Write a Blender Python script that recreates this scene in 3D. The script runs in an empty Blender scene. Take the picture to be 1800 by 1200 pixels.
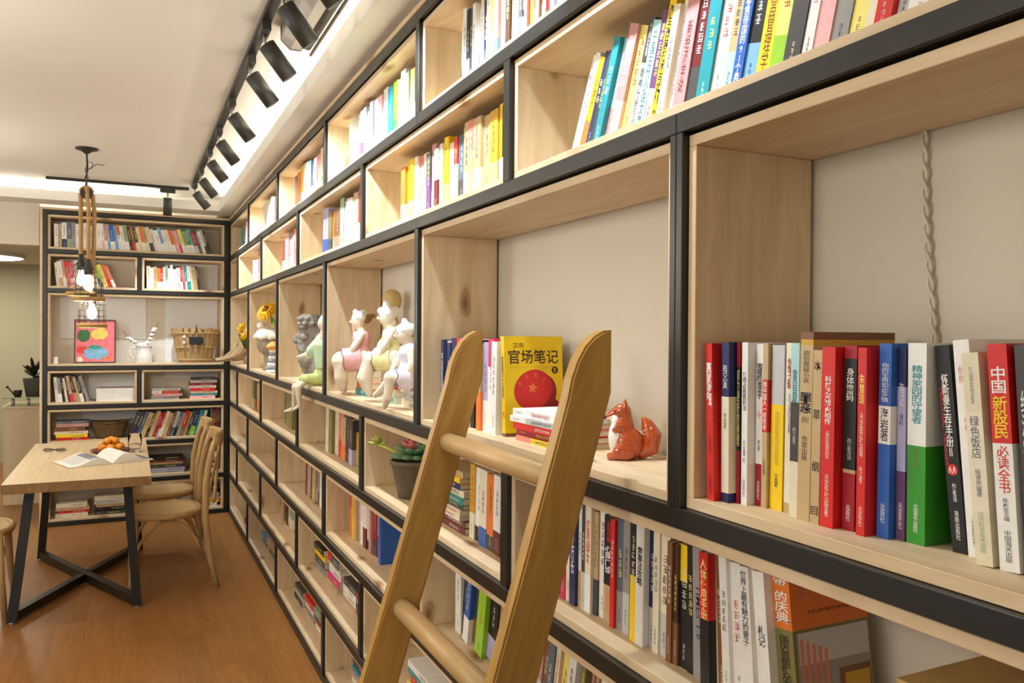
import bpy, bmesh, math, random
from mathutils import Vector, Matrix
random.seed(7)
S = bpy.context.scene
COL = S.collection
PI = math.pi
R = math.radians

# ------------------------------------------------------------------ camera
cam_d = bpy.data.cameras.new('camera')
cam = bpy.data.objects.new('camera', cam_d)
COL.objects.link(cam)
cam_d.sensor_width = 36.0
cam_d.lens = 36.0 * 1406.57 / 1800.0
cam_d.clip_start = 0.02
YAW, PIT, ROL = 0.4464, -0.0074, 0.0069
_F = Vector((math.sin(YAW) * math.cos(PIT), math.cos(YAW) * math.cos(PIT), math.sin(PIT)))
_R = Vector((math.cos(YAW), -math.sin(YAW), 0))
_U = _R.cross(_F)
_R2 = _R * math.cos(ROL) + _U * math.sin(ROL)
_U2 = -_R * math.sin(ROL) + _U * math.cos(ROL)
cam.matrix_world = Matrix(((_R2.x, _U2.x, -_F.x, -0.7048), (_R2.y, _U2.y, -_F.y, 0.0),
                           (_R2.z, _U2.z, -_F.z, 1.4045), (0, 0, 0, 1)))
S.camera = cam

# ------------------------------------------------------------------ world, exposure
wd = bpy.data.worlds.new('world'); S.world = wd; wd.use_nodes = True
wd.node_tree.nodes['Background'].inputs[0].default_value = (1.0, 0.985, 0.94, 1)
wd.node_tree.nodes['Background'].inputs[1].default_value = 0.9
S.view_settings.view_transform = 'Standard'
S.view_settings.look = 'None'
S.view_settings.gamma = 1.0
S.view_settings.use_curve_mapping = False
S.view_settings.exposure = 0.2
WARM = (1.0, 0.945, 0.83)
SPOT_C = (0.84, 0.95, 1.06)   # the track heads are cooler than the warm room light
SPOT_W = 46.0          # track spot heads
COVE_E = 85.0           # cove led strips
FILL_W = 165.0         # added fill globes, out of view

# ------------------------------------------------------------------ dimensions (metres)
W = 1.15               # bay width of the long bookcase
Y1 = 0.9334            # first post in view
M = 0.2815             # height of one row
Z0 = 0.02
L = 6.6192             # front plane of the end bookcase
ZC = lambda k: Z0 + k * M           # centre of rail k
ZF = lambda k: Z0 + k * M + 0.031   # top of the board standing on rail k
YP = lambda i: Y1 + i * W
WALLX = 0.236
CEIL = 2.45
SOF = 2.33

# ------------------------------------------------------------------ helpers
def srgb(r, g, b):
    f = lambda c: (c / 255 / 12.92) if c / 255 <= 0.04045 else ((c / 255 + 0.055) / 1.055) ** 2.4
    return (f(r), f(g), f(b))

MATS = {}
def mat(name, col, rough=0.5, metal=0.0, vary=0.06, scale=30.0, spec=0.5, bump=0.0, coat=0.0):
    if name in MATS: return MATS[name]
    m = bpy.data.materials.new(name); m.use_nodes = True; MATS[name] = m
    nt = m.node_tree; b = nt.nodes['Principled BSDF']
    b.inputs['Roughness'].default_value = rough
    b.inputs['Metallic'].default_value = metal
    b.inputs['Specular IOR Level'].default_value = spec
    b.inputs['Coat Weight'].default_value = coat
    tc = nt.nodes.new('ShaderNodeTexCoord')
    n = nt.nodes.new('ShaderNodeTexNoise'); n.inputs['Scale'].default_value = scale; n.inputs['Detail'].default_value = 4
    nt.links.new(tc.outputs['Object'], n.inputs['Vector'])
    r = nt.nodes.new('ShaderNodeValToRGB')
    lo = [max(0, c * (1 - vary)) for c in col]; hi = [min(1, c * (1 + vary)) for c in col]
    r.color_ramp.elements[0].position = 0.3; r.color_ramp.elements[1].position = 0.7
    r.color_ramp.elements[0].color = (*lo, 1); r.color_ramp.elements[1].color = (*hi, 1)
    nt.links.new(n.outputs['Fac'], r.inputs['Fac']); nt.links.new(r.outputs['Color'], b.inputs['Base Color'])
    if bump:
        bp = nt.nodes.new('ShaderNodeBump'); bp.inputs['Strength'].default_value = bump; bp.inputs['Distance'].default_value = 0.004
        nt.links.new(n.outputs['Fac'], bp.inputs['Height']); nt.links.new(bp.outputs['Normal'], b.inputs['Normal'])
    return m

def emis(name, col, power):
    if name in MATS: return MATS[name]
    m = bpy.data.materials.new(name); m.use_nodes = True; MATS[name] = m
    b = m.node_tree.nodes['Principled BSDF']
    b.inputs['Base Color'].default_value = (*col, 1)
    b.inputs['Emission Color'].default_value = (*col, 1); b.inputs['Emission Strength'].default_value = power
    return m

def glass(name, col=(1, 1, 1), rough=0.0, ior=1.45):
    if name in MATS: return MATS[name]
    m = bpy.data.materials.new(name); m.use_nodes = True; MATS[name] = m
    b = m.node_tree.nodes['Principled BSDF']
    b.inputs['Base Color'].default_value = (*col, 1); b.inputs['Roughness'].default_value = rough
    b.inputs['Transmission Weight'].default_value = 1.0; b.inputs['IOR'].default_value = ior
    return m

def wood(name, axis, light, dark, knot, rough=0.5, freq=34.0, knots=True, thick=None, along=1.6, bump=0.15):
    """procedural plank: grain runs along axis (0,1,2) of the object"""
    if name in MATS: return MATS[name]
    m = bpy.data.materials.new(name); m.use_nodes = True; MATS[name] = m
    nt = m.node_tree; N = nt.nodes; Lk = nt.links; b = N['Principled BSDF']
    b.inputs['Roughness'].default_value = rough; b.inputs['Specular IOR Level'].default_value = 0.35
    tc = N.new('ShaderNodeTexCoord'); oi = N.new('ShaderNodeObjectInfo')
    mul = N.new('ShaderNodeMath'); mul.operation = 'MULTIPLY'; mul.inputs[1].default_value = 37.0
    Lk.new(oi.outputs['Random'], mul.inputs[0])
    add = N.new('ShaderNodeVectorMath'); add.operation = 'ADD'
    Lk.new(tc.outputs['Object'], add.inputs[0]); Lk.new(mul.outputs[0], add.inputs[1])
    sc = [freq] * 3; sc[axis] = along
    mp = N.new('ShaderNodeMapping'); mp.inputs['Scale'].default_value = sc
    # gentle waviness of the grain
    wn = N.new('ShaderNodeTexNoise'); wn.inputs['Scale'].default_value = 5.0; wn.inputs['Detail'].default_value = 1
    Lk.new(add.outputs[0], wn.inputs['Vector'])
    wa = N.new('ShaderNodeVectorMath'); wa.operation = 'MULTIPLY_ADD'; wa.inputs[1].default_value = (0.05, 0.05, 0.05)
    Lk.new(wn.outputs['Color'], wa.inputs[0]); Lk.new(add.outputs[0], wa.inputs[2])
    Lk.new(wa.outputs[0], mp.inputs['Vector'])
    n1 = N.new('ShaderNodeTexNoise'); n1.inputs['Scale'].default_value = 1.0; n1.inputs['Detail'].default_value = 5; n1.inputs['Roughness'].default_value = 0.6
    Lk.new(mp.outputs[0], n1.inputs['Vector'])
    rp = N.new('ShaderNodeValToRGB'); rp.color_ramp.elements[0].position = 0.28; rp.color_ramp.elements[1].position = 0.72
    rp.color_ramp.elements[0].color = (*dark, 1); rp.color_ramp.elements[1].color = (*light, 1)
    Lk.new(n1.outputs['Fac'], rp.inputs['Fac'])
    out = rp.outputs['Color']
    if knots:
        # knots live in the plane of the board: grain axis and across axis
        across = [i for i in range(3) if i not in (axis, 2 if thick is None else thick)][0]
        sx = N.new('ShaderNodeSeparateXYZ'); Lk.new(wa.outputs[0], sx.inputs[0])
        cx = N.new('ShaderNodeCombineXYZ')
        for slot, ax_, k_ in ((0, axis, 3.2), (1, across, 8.5)):
            mm = N.new('ShaderNodeMath'); mm.operation = 'MULTIPLY'; mm.inputs[1].default_value = k_
            Lk.new(sx.outputs[ax_], mm.inputs[0]); Lk.new(mm.outputs[0], cx.inputs[slot])
        vo = N.new('ShaderNodeTexVoronoi'); vo.voronoi_dimensions = '2D'; vo.inputs['Scale'].default_value = 1.0; Lk.new(cx.outputs[0], vo.inputs['Vector'])
        sep = N.new('ShaderNodeSeparateColor'); Lk.new(vo.outputs['Color'], sep.inputs[0])
        gate = N.new('ShaderNodeMath'); gate.operation = 'GREATER_THAN'; gate.inputs[1].default_value = 0.75
        Lk.new(sep.outputs[0], gate.inputs[0])
        kr = N.new('ShaderNodeValToRGB')
        e = kr.color_ramp.elements; e[0].position = 0.0; e[0].color = (1, 1, 1, 1); e[1].position = 0.20; e[1].color = (0, 0, 0, 1)
        for q_, c_ in ((0.05, .85), (0.09, .55), (0.115, .62), (0.14, .2)):
            e2 = e.new(q_); e2.color = (c_, c_, c_, 1)
        Lk.new(vo.outputs['Distance'], kr.inputs['Fac'])
        km = N.new('ShaderNodeMath'); km.operation = 'MULTIPLY'; Lk.new(kr.outputs['Color'], km.inputs[0]); Lk.new(gate.outputs[0], km.inputs[1])
        mx = N.new('ShaderNodeMix'); mx.data_type = 'RGBA'; mx.inputs[7].default_value = (*knot, 1)
        Lk.new(km.outputs[0], mx.inputs[0]); Lk.new(out, mx.inputs[6]); out = mx.outputs[2]
    # board to board tint
    hv = N.new('ShaderNodeHueSaturation'); mr = N.new('ShaderNodeMapRange'); mr.inputs[3].default_value = 0.93; mr.inputs[4].default_value = 1.06
    Lk.new(oi.outputs['Random'], mr.inputs[0]); Lk.new(mr.outputs[0], hv.inputs['Value']); Lk.new(out, hv.inputs['Color'])
    Lk.new(hv.outputs[0], b.inputs['Base Color'])
    if bump:
        bp = N.new('ShaderNodeBump'); bp.inputs['Strength'].default_value = bump; bp.inputs['Distance'].default_value = 0.001
        Lk.new(n1.outputs['Fac'], bp.inputs['Height']); Lk.new(bp.outputs['Normal'], b.inputs['Normal'])
    return m

PL, PD, PK = (0.79, 0.625, 0.405), (0.62, 0.44, 0.245), (0.24, 0.10, 0.035)
PINE = [wood('pine_x', 0, PL, PD, PK, thick=2), wood('pine_y', 1, PL, PD, PK, thick=2), wood('pine_z', 2, PL, PD, PK, thick=1)]
PINEZX = wood('pine_z_end', 2, PL, PD, PK, thick=0)
OAK = [wood('oak_' + 'xyz'[a], a, (0.60, 0.40, 0.175), (0.44, 0.26, 0.095), (0.25, 0.12, 0.04), knots=False, rough=0.42) for a in range(3)]
STEEL = mat('black_steel', (0.013, 0.012, 0.0095), 0.36, 0.0, 0.1, 60, 0.5)
WALL = mat('wall_paint', (0.71, 0.65, 0.54), 0.85, 0, 0.02, 3)
CEILM = mat('ceiling_paint', (0.80, 0.78, 0.725), 0.9, 0, 0.015, 2)
WHITE = mat('white_board', (0.82, 0.82, 0.81), 0.45, 0, 0.01, 4)
PAGES = mat('book_pages', (0.66, 0.57, 0.42), 0.8, 0, 0.10, 250)

def tag(o, label=None, cat=None, group=None, kind=None):
    if label: o['label'] = label
    if cat: o['category'] = cat
    if group: o['group'] = group
    if kind: o['kind'] = kind
    return o

def empty(name, loc=(0, 0, 0), rot=(0, 0, 0), parent=None):
    o = bpy.data.objects.new(name, None); COL.objects.link(o)
    o.location = loc; o.rotation_euler = rot; o.parent = parent; o.empty_display_size = 0.05
    return o

def link(name, me, parent=None, loc=(0, 0, 0), rot=(0, 0, 0)):
    o = bpy.data.objects.new(name, me); COL.objects.link(o)
    o.location = loc; o.rotation_euler = rot; o.parent = parent
    return o

def smooth(me, on=True):
    for p in me.polygons: p.use_smooth = on

class MB:
    """collects shapes with material indices and becomes ONE mesh"""
    def __init__(s): s.v = []; s.f = []; s.mi = []; s.mats = []; s.sm = []
    def m(s, material):
        if material not in s.mats: s.mats.append(material)
        return s.mats.index(material)
    def quad(s, pts, material, sm=False):
        b = len(s.v); s.v += [tuple(p) for p in pts]; s.f.append(tuple(range(b, b + len(pts)))); s.mi.append(s.m(material)); s.sm.append(sm)
    def box(s, x0, x1, y0, y1, z0, z1, material):
        b = len(s.v)
        s.v += [(x, y, z) for x in (x0, x1) for y in (y0, y1) for z in (z0, z1)]
        for f in ((0, 1, 3, 2), (4, 6, 7, 5), (0, 4, 5, 1), (2, 3, 7, 6), (0, 2, 6, 4), (1, 5, 7, 3)):
            s.f.append(tuple(b + i for i in f)); s.mi.append(s.m(material)); s.sm.append(False)
    def prism(s, prof, axis, a0, a1, material, sm=False):
        """closed outline prof (pairs of the two other axes, in xyz order) extruded along axis"""
        b = len(s.v); n = len(prof); oth = [i for i in range(3) if i != axis]
        for a in (a0, a1):
            for p in prof:
                q = [0, 0, 0]; q[axis] = a; q[oth[0]] = p[0]; q[oth[1]] = p[1]; s.v.append(tuple(q))
        mi = s.m(material)
        s.f.append(tuple(b + i for i in range(n))); s.mi.append(mi); s.sm.append(False)
        s.f.append(tuple(b + n + i for i in reversed(range(n)))); s.mi.append(mi); s.sm.append(False)
        for i in range(n):
            j = (i + 1) % n; s.f.append((b + i, b + n + i, b + n + j, b + j)); s.mi.append(mi); s.sm.append(sm)
    def tube(s, path, rad, material, seg=10, caps=True, closed=False):
        path = [Vector(p) for p in path]; n = len(path)
        rad = rad if isinstance(rad, (list, tuple)) else [rad] * n
        mi = s.m(material); b = len(s.v); prev = None
        for i, p in enumerate(path):
            if closed: t = path[(i + 1) % n] - path[i - 1]
            else: t = path[min(i + 1, n - 1)] - path[max(i - 1, 0)]
            t.normalize()
            if prev is None:
                a = Vector((0, 0, 1)) if abs(t.z) < 0.9 else Vector((1, 0, 0))
                u = t.cross(a).normalized()
            else:
                u = (prev - t * prev.dot(t)).normalized()
            prev = u; w = t.cross(u)
            for k in range(seg):
                a = 2 * PI * k / seg
                s.v.append(tuple(p + (u * math.cos(a) + w * math.sin(a)) * rad[i]))
        for i in range(n if closed else n - 1):
            j = (i + 1) % n
            for k in range(seg):
                k2 = (k + 1) % seg
                s.f.append((b + i * seg + k, b + i * seg + k2, b + j * seg + k2, b + j * seg + k)); s.mi.append(mi); s.sm.append(True)
        if caps and not closed:
            s.f.append(tuple(b + k for k in reversed(range(seg)))); s.mi.append(mi); s.sm.append(False)
            s.f.append(tuple(b + (n - 1) * seg + k for k in range(seg))); s.mi.append(mi); s.sm.append(False)
    def lathe(s, prof, material, seg=20, c=(0, 0), ax=1.0, ay=1.0):
        """prof: (radius, z) pairs turned about a vertical axis"""
        b = len(s.v); mi = s.m(material); n = len(prof)
        for r, z in prof:
            for k in range(seg):
                a = 2 * PI * k / seg; s.v.append((c[0] + r * ax * math.cos(a), c[1] + r * ay * math.sin(a), z))
        for i in range(n - 1):
            for k in range(seg):
                k2 = (k + 1) % seg
                s.f.append((b + i * seg + k, b + i * seg + k2, b + (i + 1) * seg + k2, b + (i + 1) * seg + k)); s.mi.append(mi); s.sm.append(True)
        if prof[0][0] > 1e-6: s.f.append(tuple(b + k for k in reversed(range(seg)))); s.mi.append(mi); s.sm.append(False)
        if prof[-1][0] > 1e-6: s.f.append(tuple(b + (n - 1) * seg + k for k in range(seg))); s.mi.append(mi); s.sm.append(False)
    def ball(s, c, r, material, seg=12, rings=8, rot=None):
        if not isinstance(r, (tuple, list)): r = (r, r, r)
        b = len(s.v); mi = s.m(material); c = Vector(c)
        for i in range(rings + 1):
            t = PI * i / rings
            for k in range(seg):
                a = 2 * PI * k / seg
                q = Vector((r[0] * math.sin(t) * math.cos(a), r[1] * math.sin(t) * math.sin(a), r[2] * math.cos(t)))
                if rot: q = rot @ q
                s.v.append(tuple(c + q))
        for i in range(rings):
            for k in range(seg):
                k2 = (k + 1) % seg
                s.f.append((b + i * seg + k, b + (i + 1) * seg + k, b + (i + 1) * seg + k2, b + i * seg + k2)); s.mi.append(mi); s.sm.append(True)
    def mesh(s, name):
        me = bpy.data.meshes.new(name); me.from_pydata(s.v, [], s.f)
        for m in s.mats: me.materials.append(m)
        me.polygons.foreach_set('material_index', s.mi); me.polygons.foreach_set('use_smooth', s.sm)
        me.update(); return me
    def build(s, name, parent=None, loc=(0, 0, 0), rot=(0, 0, 0)): return link(name, s.mesh(name), parent, loc, rot)

_box_cache = {}
def box(name, c, d, material, parent=None, bevel=0.0, rot=(0, 0, 0)):
    """box centred at c with size d; alike boxes share mesh data"""
    key = (tuple(round(x, 4) for x in d), material.name, bevel)
    me = _box_cache.get(key)
    if me is None:
        if bevel:
            bm = bmesh.new(); bmesh.ops.create_cube(bm, size=1.0)
            for v in bm.verts: v.co = Vector((v.co.x * d[0], v.co.y * d[1], v.co.z * d[2]))
            bmesh.ops.bevel(bm, geom=bm.edges[:], offset=bevel, segments=1, affect='EDGES')
            me = bpy.data.meshes.new(name); bm.to_mesh(me); bm.free(); me.materials.append(material)
        else:
            b = MB(); b.box(-d[0] / 2, d[0] / 2, -d[1] / 2, d[1] / 2, -d[2] / 2, d[2] / 2, material); me = b.mesh(name)
        _box_cache[key] = me
    return link(name, me, parent, c, rot)

def blob(name, mb, voxel, parent=None, loc=(0, 0, 0), rot=(0, 0, 0), sm=4, material=None):
    """fuses the collected shapes into one continuous surface"""
    me = mb.mesh(name); me.materials.clear(); me.materials.append(material or mb.mats[0])
    t = bpy.data.objects.new(name, me); COL.objects.link(t)
    r = t.modifiers.new('r', 'REMESH'); r.mode = 'VOXEL'; r.voxel_size = voxel; r.use_smooth_shade = True
    if sm:
        s_ = t.modifiers.new('s', 'SMOOTH'); s_.iterations = sm; s_.factor = 0.5
    dg = bpy.context.evaluated_depsgraph_get()
    out = bpy.data.meshes.new_from_object(t.evaluated_get(dg))
    bpy.data.objects.remove(t); bpy.data.meshes.remove(me)
    smooth(out); out.materials.clear(); out.materials.append(material or mb.mats[0])
    return link(name, out, parent, loc, rot)

_glyph = {}
def glyphs(txt, vertical=True, bold=0.0):
    """outline of lettering, normalised: x in -.5...5, y in 0..1 -> (verts, faces, aspect)"""
    key = (txt, vertical, bold)
    if key in _glyph: return _glyph[key]
    cu = bpy.data.curves.new('t', 'FONT'); cu.body = '\n'.join(txt) if vertical else txt
    cu.align_x = 'CENTER'; cu.size = 1.0; cu.space_line = 0.92; cu.resolution_u = 1; cu.offset = bold
    o = bpy.data.objects.new('t', cu); COL.objects.link(o)
    dg = bpy.context.evaluated_depsgraph_get()
    me = bpy.data.meshes.new_from_object(o.evaluated_get(dg))
    vs = [tuple(v.co[:2]) for v in me.vertices]; fs = [tuple(p.vertices) for p in me.polygons]
    bpy.data.objects.remove(o); bpy.data.curves.remove(cu); bpy.data.meshes.remove(me)
    if not vs: _glyph[key] = ([], [], 1); return _glyph[key]
    x0 = min(v[0] for v in vs); x1 = max(v[0] for v in vs); y0 = min(v[1] for v in vs); y1 = max(v[1] for v in vs)
    w = max(x1 - x0, 1e-4); h = max(y1 - y0, 1e-4)
    vs = [((v[0] - (x0 + x1) / 2) / w, (v[1] - y0) / h) for v in vs]
    _glyph[key] = (vs, fs, w / h)
    return _glyph[key]

def put_text(mb, txt, P, u, v, w, h, material, vertical=True, bold=0.0, keep=False):
    """lettering on a plane: P lower middle, u right, v up, w x h the box it fills"""
    vs, fs, asp = glyphs(txt, vertical, bold)
    if keep: w = min(w, h * asp * 1.25)
    P, u, v = Vector(P), Vector(u), Vector(v)
    b = len(mb.v); mi = mb.m(material)
    mb.v += [tuple(P + u * (a * w) + v * (c * h)) for a, c in vs]
    for f in fs: mb.f.append(tuple(b + i for i in f)); mb.mi.append(mi); mb.sm.append(False)

def put_greek(mb, P, u, v, w, h, material, rnd):
    """illegible small print: stacked stroke clusters"""
    P, u, v = Vector(P), Vector(u), Vector(v)
    n = max(1, int(h / (w * 1.12))); s = h / n
    def rect(a0, a1, c0, c1): mb.quad([P + u * a0 + v * c0, P + u * a1 + v * c0, P + u * a1 + v * c1, P + u * a0 + v * c1], material)
    for i in range(n):
        c = i * s + s * 0.06; g = s * 0.86; ww = w * rnd.uniform(0.85, 1)
        k = rnd.choice((3, 4))
        for q in range(k):
            y = c + g * (q + rnd.uniform(0.1, 0.5)) / k; a = rnd.uniform(-0.5, -0.25) * ww; e = rnd.uniform(0.2, 0.5) * ww
            rect(a, e, y, y + g * 0.085)
        for q in range(rnd.choice((1, 2, 2))):
            x = rnd.uniform(-0.42, 0.34) * ww; y0 = c + g * rnd.uniform(0, 0.2); rect(x, x + ww * 0.1, y0, y0 + g * rnd.uniform(0.55, 0.78))

# ------------------------------------------------------------------ the room
FLOORM = wood('floor_laminate', 1, (0.40, 0.185, 0.055), (0.30, 0.125, 0.032), (0.2, 0.08, 0.02), knots=False, rough=0.33, freq=60, along=2.5, bump=0.05)
fl = box('floor', (-2.13, 3.6, -0.031), (4.74, 13.2, 0.06), mat('subfloor', (0.20, 0.09, 0.03), 0.6)); tag(fl, kind='structure')
PWID, PLEN = 0.125, 1.25
for i in range(20):
    for j in range(8):
        x = WALLX - PWID * (i + 0.5); y = -0.6 + PLEN * (j + 0.5) + (i % 3) * 0.417
        box('plank', (x - fl.location.x, y - fl.location.y, 0.0005 + 0.031), (PWID - 0.0005, PLEN - 0.0005, 0.003), FLOORM, fl)
tag(box('wall_right', (WALLX + 0.05, 2.2, 1.3), (0.1, 9.4, 2.6), WALL), kind='structure')
tag(box('wall_back', (-0.525, L + 0.29, 1.3), (1.52, 0.1, 2.6), WALL), kind='structure')
def open_wall(name, fixed, horiz, lo, hi, openings, axis):
    """unseen wall, its wide openings shaped to let world light in as fill"""
    m = MB(); t0, t1 = fixed
    def bx(a, b, z0, z1):
        if axis == 1: m.box(t0, t1, a, b, z0, z1, WALL)
        else: m.box(a, b, t0, t1, z0, z1, WALL)
    bx(lo, hi, 2.25, 2.6); cur = lo
    for a, b in openings: bx(cur, a, 0, 2.25); cur = b
    bx(cur, hi, 0, 2.25)
    tag(m.build(name), kind='structure')
open_wall('wall_left', (-4.5, -4.4), None, -3.0, 10.2, [(-2.2, 0.9), (1.3, 5.6)], 1)  # gaps added so the world background fills the room with light
open_wall('wall_front', (-2.5, -2.4), None, -4.4, WALLX, [(-4.2, -2.2)], 0)
tag(box('wall_lintel', (-2.86, L + 0.16, 2.18), (3.14, 0.2, 0.3), WALL), kind='structure')
OLIVE = mat('far_room_paint', (0.50, 0.47, 0.33), 0.9, 0, 0.02, 3)
tag(box('wall_far', (-2.13, 10.15, 1.3), (4.74, 0.1, 2.6), OLIVE), kind='structure')
tag(box('wall_far_side', (WALLX + 0.05, 8.55, 1.3), (0.1, 3.2, 2.6), OLIVE), kind='structure')
tag(box('ceiling', (-2.13, 2.1, CEIL + 0.03), (4.74, 9.1, 0.06), CEILM), kind='structure')
tag(box('ceiling_far', (-2.13, 8.5, 2.17), (4.74, 3.26, 0.06), CEILM), kind='structure')
# dropped soffit with an upstand that hides the light strip
tr = MB(); tr.box(-0.078, WALLX, -2.4, L + 0.24, SOF, SOF + 0.014, CEILM); tr.box(-0.09, -0.078, -2.4, 6.43, SOF, SOF + 0.066, CEILM)
tag(tr.build('trim_1'), kind='structure')
tr = MB(); tr.box(-4.4, -0.0785, 6.442, L + 0.06, SOF, SOF + 0.014, CEILM); tr.box(-4.4, -0.0785, 6.43, 6.442, SOF, SOF + 0.066, CEILM)
tag(tr.build('trim_2'), kind='structure')
LED = emis('cove_led', (1.0, 0.93, 0.78), COVE_E)
def led(name, x0, x1, y0, y1, label):
    e = empty(name, ((x0 + x1) / 2, (y0 + y1) / 2, SOF + 0.0142)); tag(e, label, 'light strip')
    a, b = (x1 - x0) / 2, (y1 - y0) / 2
    m = MB(); m.box(-a, a, -b, b, 0, 0.04, mat('led_channel', (0.6, 0.6, 0.58), 0.4, 0.6)); m.build('channel', e)
    m = MB(); m.box(-a * 0.8, a * 0.8, -b * 0.998, b * 0.998, 0.0405, 0.046, LED); m.build('diffuser', e)
led('light_strip', -0.01, 0.02, -2.3, 6.35, 'warm light strip hidden in the cove above the long bookcase')
led('light_strip', -4.3, -0.12, 6.52, 6.55, 'warm light strip hidden in the cove above the end bookcase')

FILL_GLOW = emis('round_lamp_glow', (1.0, 0.95, 0.85), FILL_W / 6)
DIM = emis('dim_lamp_glow', (1.0, 0.93, 0.76), 17.0)
def round_lamp(x, y, z, r, label, glow=FILL_GLOW):
    e = empty('ceiling_lamp', (x, y, z - .0005)); tag(e, label, 'ceiling lamp')
    m = MB(); m.lathe([(r, 0), (r, -0.03), (r * 0.96, -0.035), (r * 0.95, -0.02), (0, -0.02)], mat('lamp_rim', (0.8, 0.8, 0.78), 0.5), 40); m.build('rim', e)
    m = MB(); m.lathe([(r * 0.94, -0.021), (r * 0.93, -0.032), (0, -0.036)], glow, 40); m.build('diffuser', e)
def globe_lamp(x, y, z, r, label):  # unseen globes added to brighten the shelves, soffit and ceiling
    e = empty('globe_lamp', (x, y, CEIL - .0005)); tag(e, label, 'pendant lamp', 'white globe lamps')
    m = MB(); m.lathe([(.05, 0), (.05, -.02), (.01, -.03)], mat('lamp_rim', (0.8, 0.8, 0.78), 0.5), 24); m.build('canopy', e)
    m = MB(); m.tube([(0, 0, -.03), (0, 0, z + r - CEIL + .002)], .004, mat('lamp_rim', (0.8, 0.8, 0.78), 0.5), 8); m.build('rod', e)
    m = MB(); m.ball((0, 0, z - CEIL), r, FILL_GLOW, 24, 16); m.build('globe', e)
globe_lamp(-1.7, .95, 1.80, .15, 'white globe lamp hanging nearest the camera')
globe_lamp(-1.75, 2.75, 1.80, .15, 'white globe lamp hanging in the middle of the room')
globe_lamp(-2.05, 5.0, 1.80, .15, 'white globe lamp hanging left of the table')
round_lamp(-2.02, 8.95, 2.14, 0.42, 'round glowing ceiling lamp in the room beyond the opening', DIM)

# ------------------------------------------------------------------ bookcases
def rail(name, c, d, par): return box(name, c, d, STEEL, par, bevel=0.0012)
BT = 0.016
def wood_box_long(par, ya, yb, za, zb):
    """open box in the long bookcase between posts ya<yb and rails za<zb (centre lines)"""
    y0, y1, z0, z1 = ya + 0.0158, yb - 0.0158, za + 0.0155, zb - 0.0195
    x0, x1 = 0.011, 0.229; xm = (x0 + x1) / 2; dx = x1 - x0; ym = (y0 + y1) / 2; zm = (z0 + z1) / 2
    box('bottom_board', (xm, ym, z0 + BT / 2), (dx, y1 - y0, BT), PINE[1], par, 0.0008)
    box('top_board', (xm, ym, z1 - BT / 2), (dx, y1 - y0, BT), PINE[1], par, 0.0008)
    for y in (y0 + BT / 2, y1 - BT / 2):
        box('side_board', (xm, y, zm), (dx, BT, z1 - z0 - 2 * BT - 0.0004), PINE[2], par, 0.0008)
bc = empty('bookcase', (0, 0, 0)); tag(bc, 'long wall bookcase of pale pine boxes in a black steel grid', 'bookcase')
YEND = YP(-1.5)
AL = [YEND] + [YP(i) for i in range(-1, 5)] + [L]
OF = [YP(i + 0.5) for i in range(-2, 5)] + [L]
ROWS = {0: AL, 1: OF, 2: AL, 3: OF, 4: AL, 6: OF, 7: AL}      # lower rail index -> posts
TOPK = {0: 1, 1: 2, 2: 3, 3: 4, 4: 6, 6: 7, 7: 8}
for k in (0, 1, 2, 3, 4, 6, 7, 8):
    for a, b in zip(AL[:-1], AL[1:]):
        rail('rail', (0.015, (a + b) / 2, ZC(k)), (0.03, b - a - 0.0006, 0.03), bc)
for k, posts in ROWS.items():
    z0, z1 = ZC(k) + 0.0152, ZC(TOPK[k]) - 0.0152
    for i, y in enumerate(posts):
        if i == len(posts) - 1: continue
        if k == 4:
            for s in (-1, 1): rail('post', (0.015, y + s * 0.0076, (z0 + z1) / 2), (0.03, 0.0144, z1 - z0), bc)
        else: rail('post', (0.015, y, (z0 + z1) / 2), (0.03, 0.03, z1 - z0), bc)
    for a, b in zip(posts[:-1], posts[1:]): wood_box_long(bc, a, b, ZC(k), ZC(TOPK[k]))
for a, b in zip(AL[:-1], AL[1:]):
    box('cap_board', (0.114, (a + b) / 2, ZC(8) + 0.0155 + 0.008), (0.23, b - a - 0.002, BT), PINE[1], bc, 0.0008)

eb = empty('bookcase', (0, L, 0)); tag(eb, 'narrow end bookcase of pale pine boxes in black steel across the corner', 'bookcase')
XL, XR, XM = -1.25, -0.018, -0.634
def wood_box_end(par, xa, xb, za, zb):
    x0, x1, z0, z1 = xa + 0.0158, xb - 0.0158, za + 0.0155, zb - 0.0195
    y0, y1 = 0.011, 0.229; ym = (y0 + y1) / 2; dy = y1 - y0; xm = (x0 + x1) / 2; zm = (z0 + z1) / 2
    box('bottom_board', (xm, ym, z0 + BT / 2), (x1 - x0, dy, BT), PINE[0], par, 0.0008)
    box('top_board', (xm, ym, z1 - BT / 2), (x1 - x0, dy, BT), PINE[0], par, 0.0008)
    for x in (x0 + BT / 2, x1 - BT / 2):
        box('side_board', (x, ym, zm), (BT, dy, z1 - z0 - 2 * BT - 0.0004), PINEZX, par, 0.0008)
for x in (XL, XR): rail('post', (x, 0.015, (ZC(0) + ZC(8)) / 2), (0.03, 0.03, ZC(8) - ZC(0) + 0.03), eb)
EROWS = {0: (0, 1, 1), 1: (1, 2, 2), 2: (2, 3, 1), 3: (3, 4, 2), 4: (4, 6, 1), 6: (6, 7, 2), 7: (7, 8, 1)}
for k in (0, 1, 2, 3, 4, 6, 7, 8): rail('rail', ((XL + XR) / 2, 0.015, ZC(k)), (XR - XL - 0.0304, 0.03, 0.03), eb)
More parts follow.
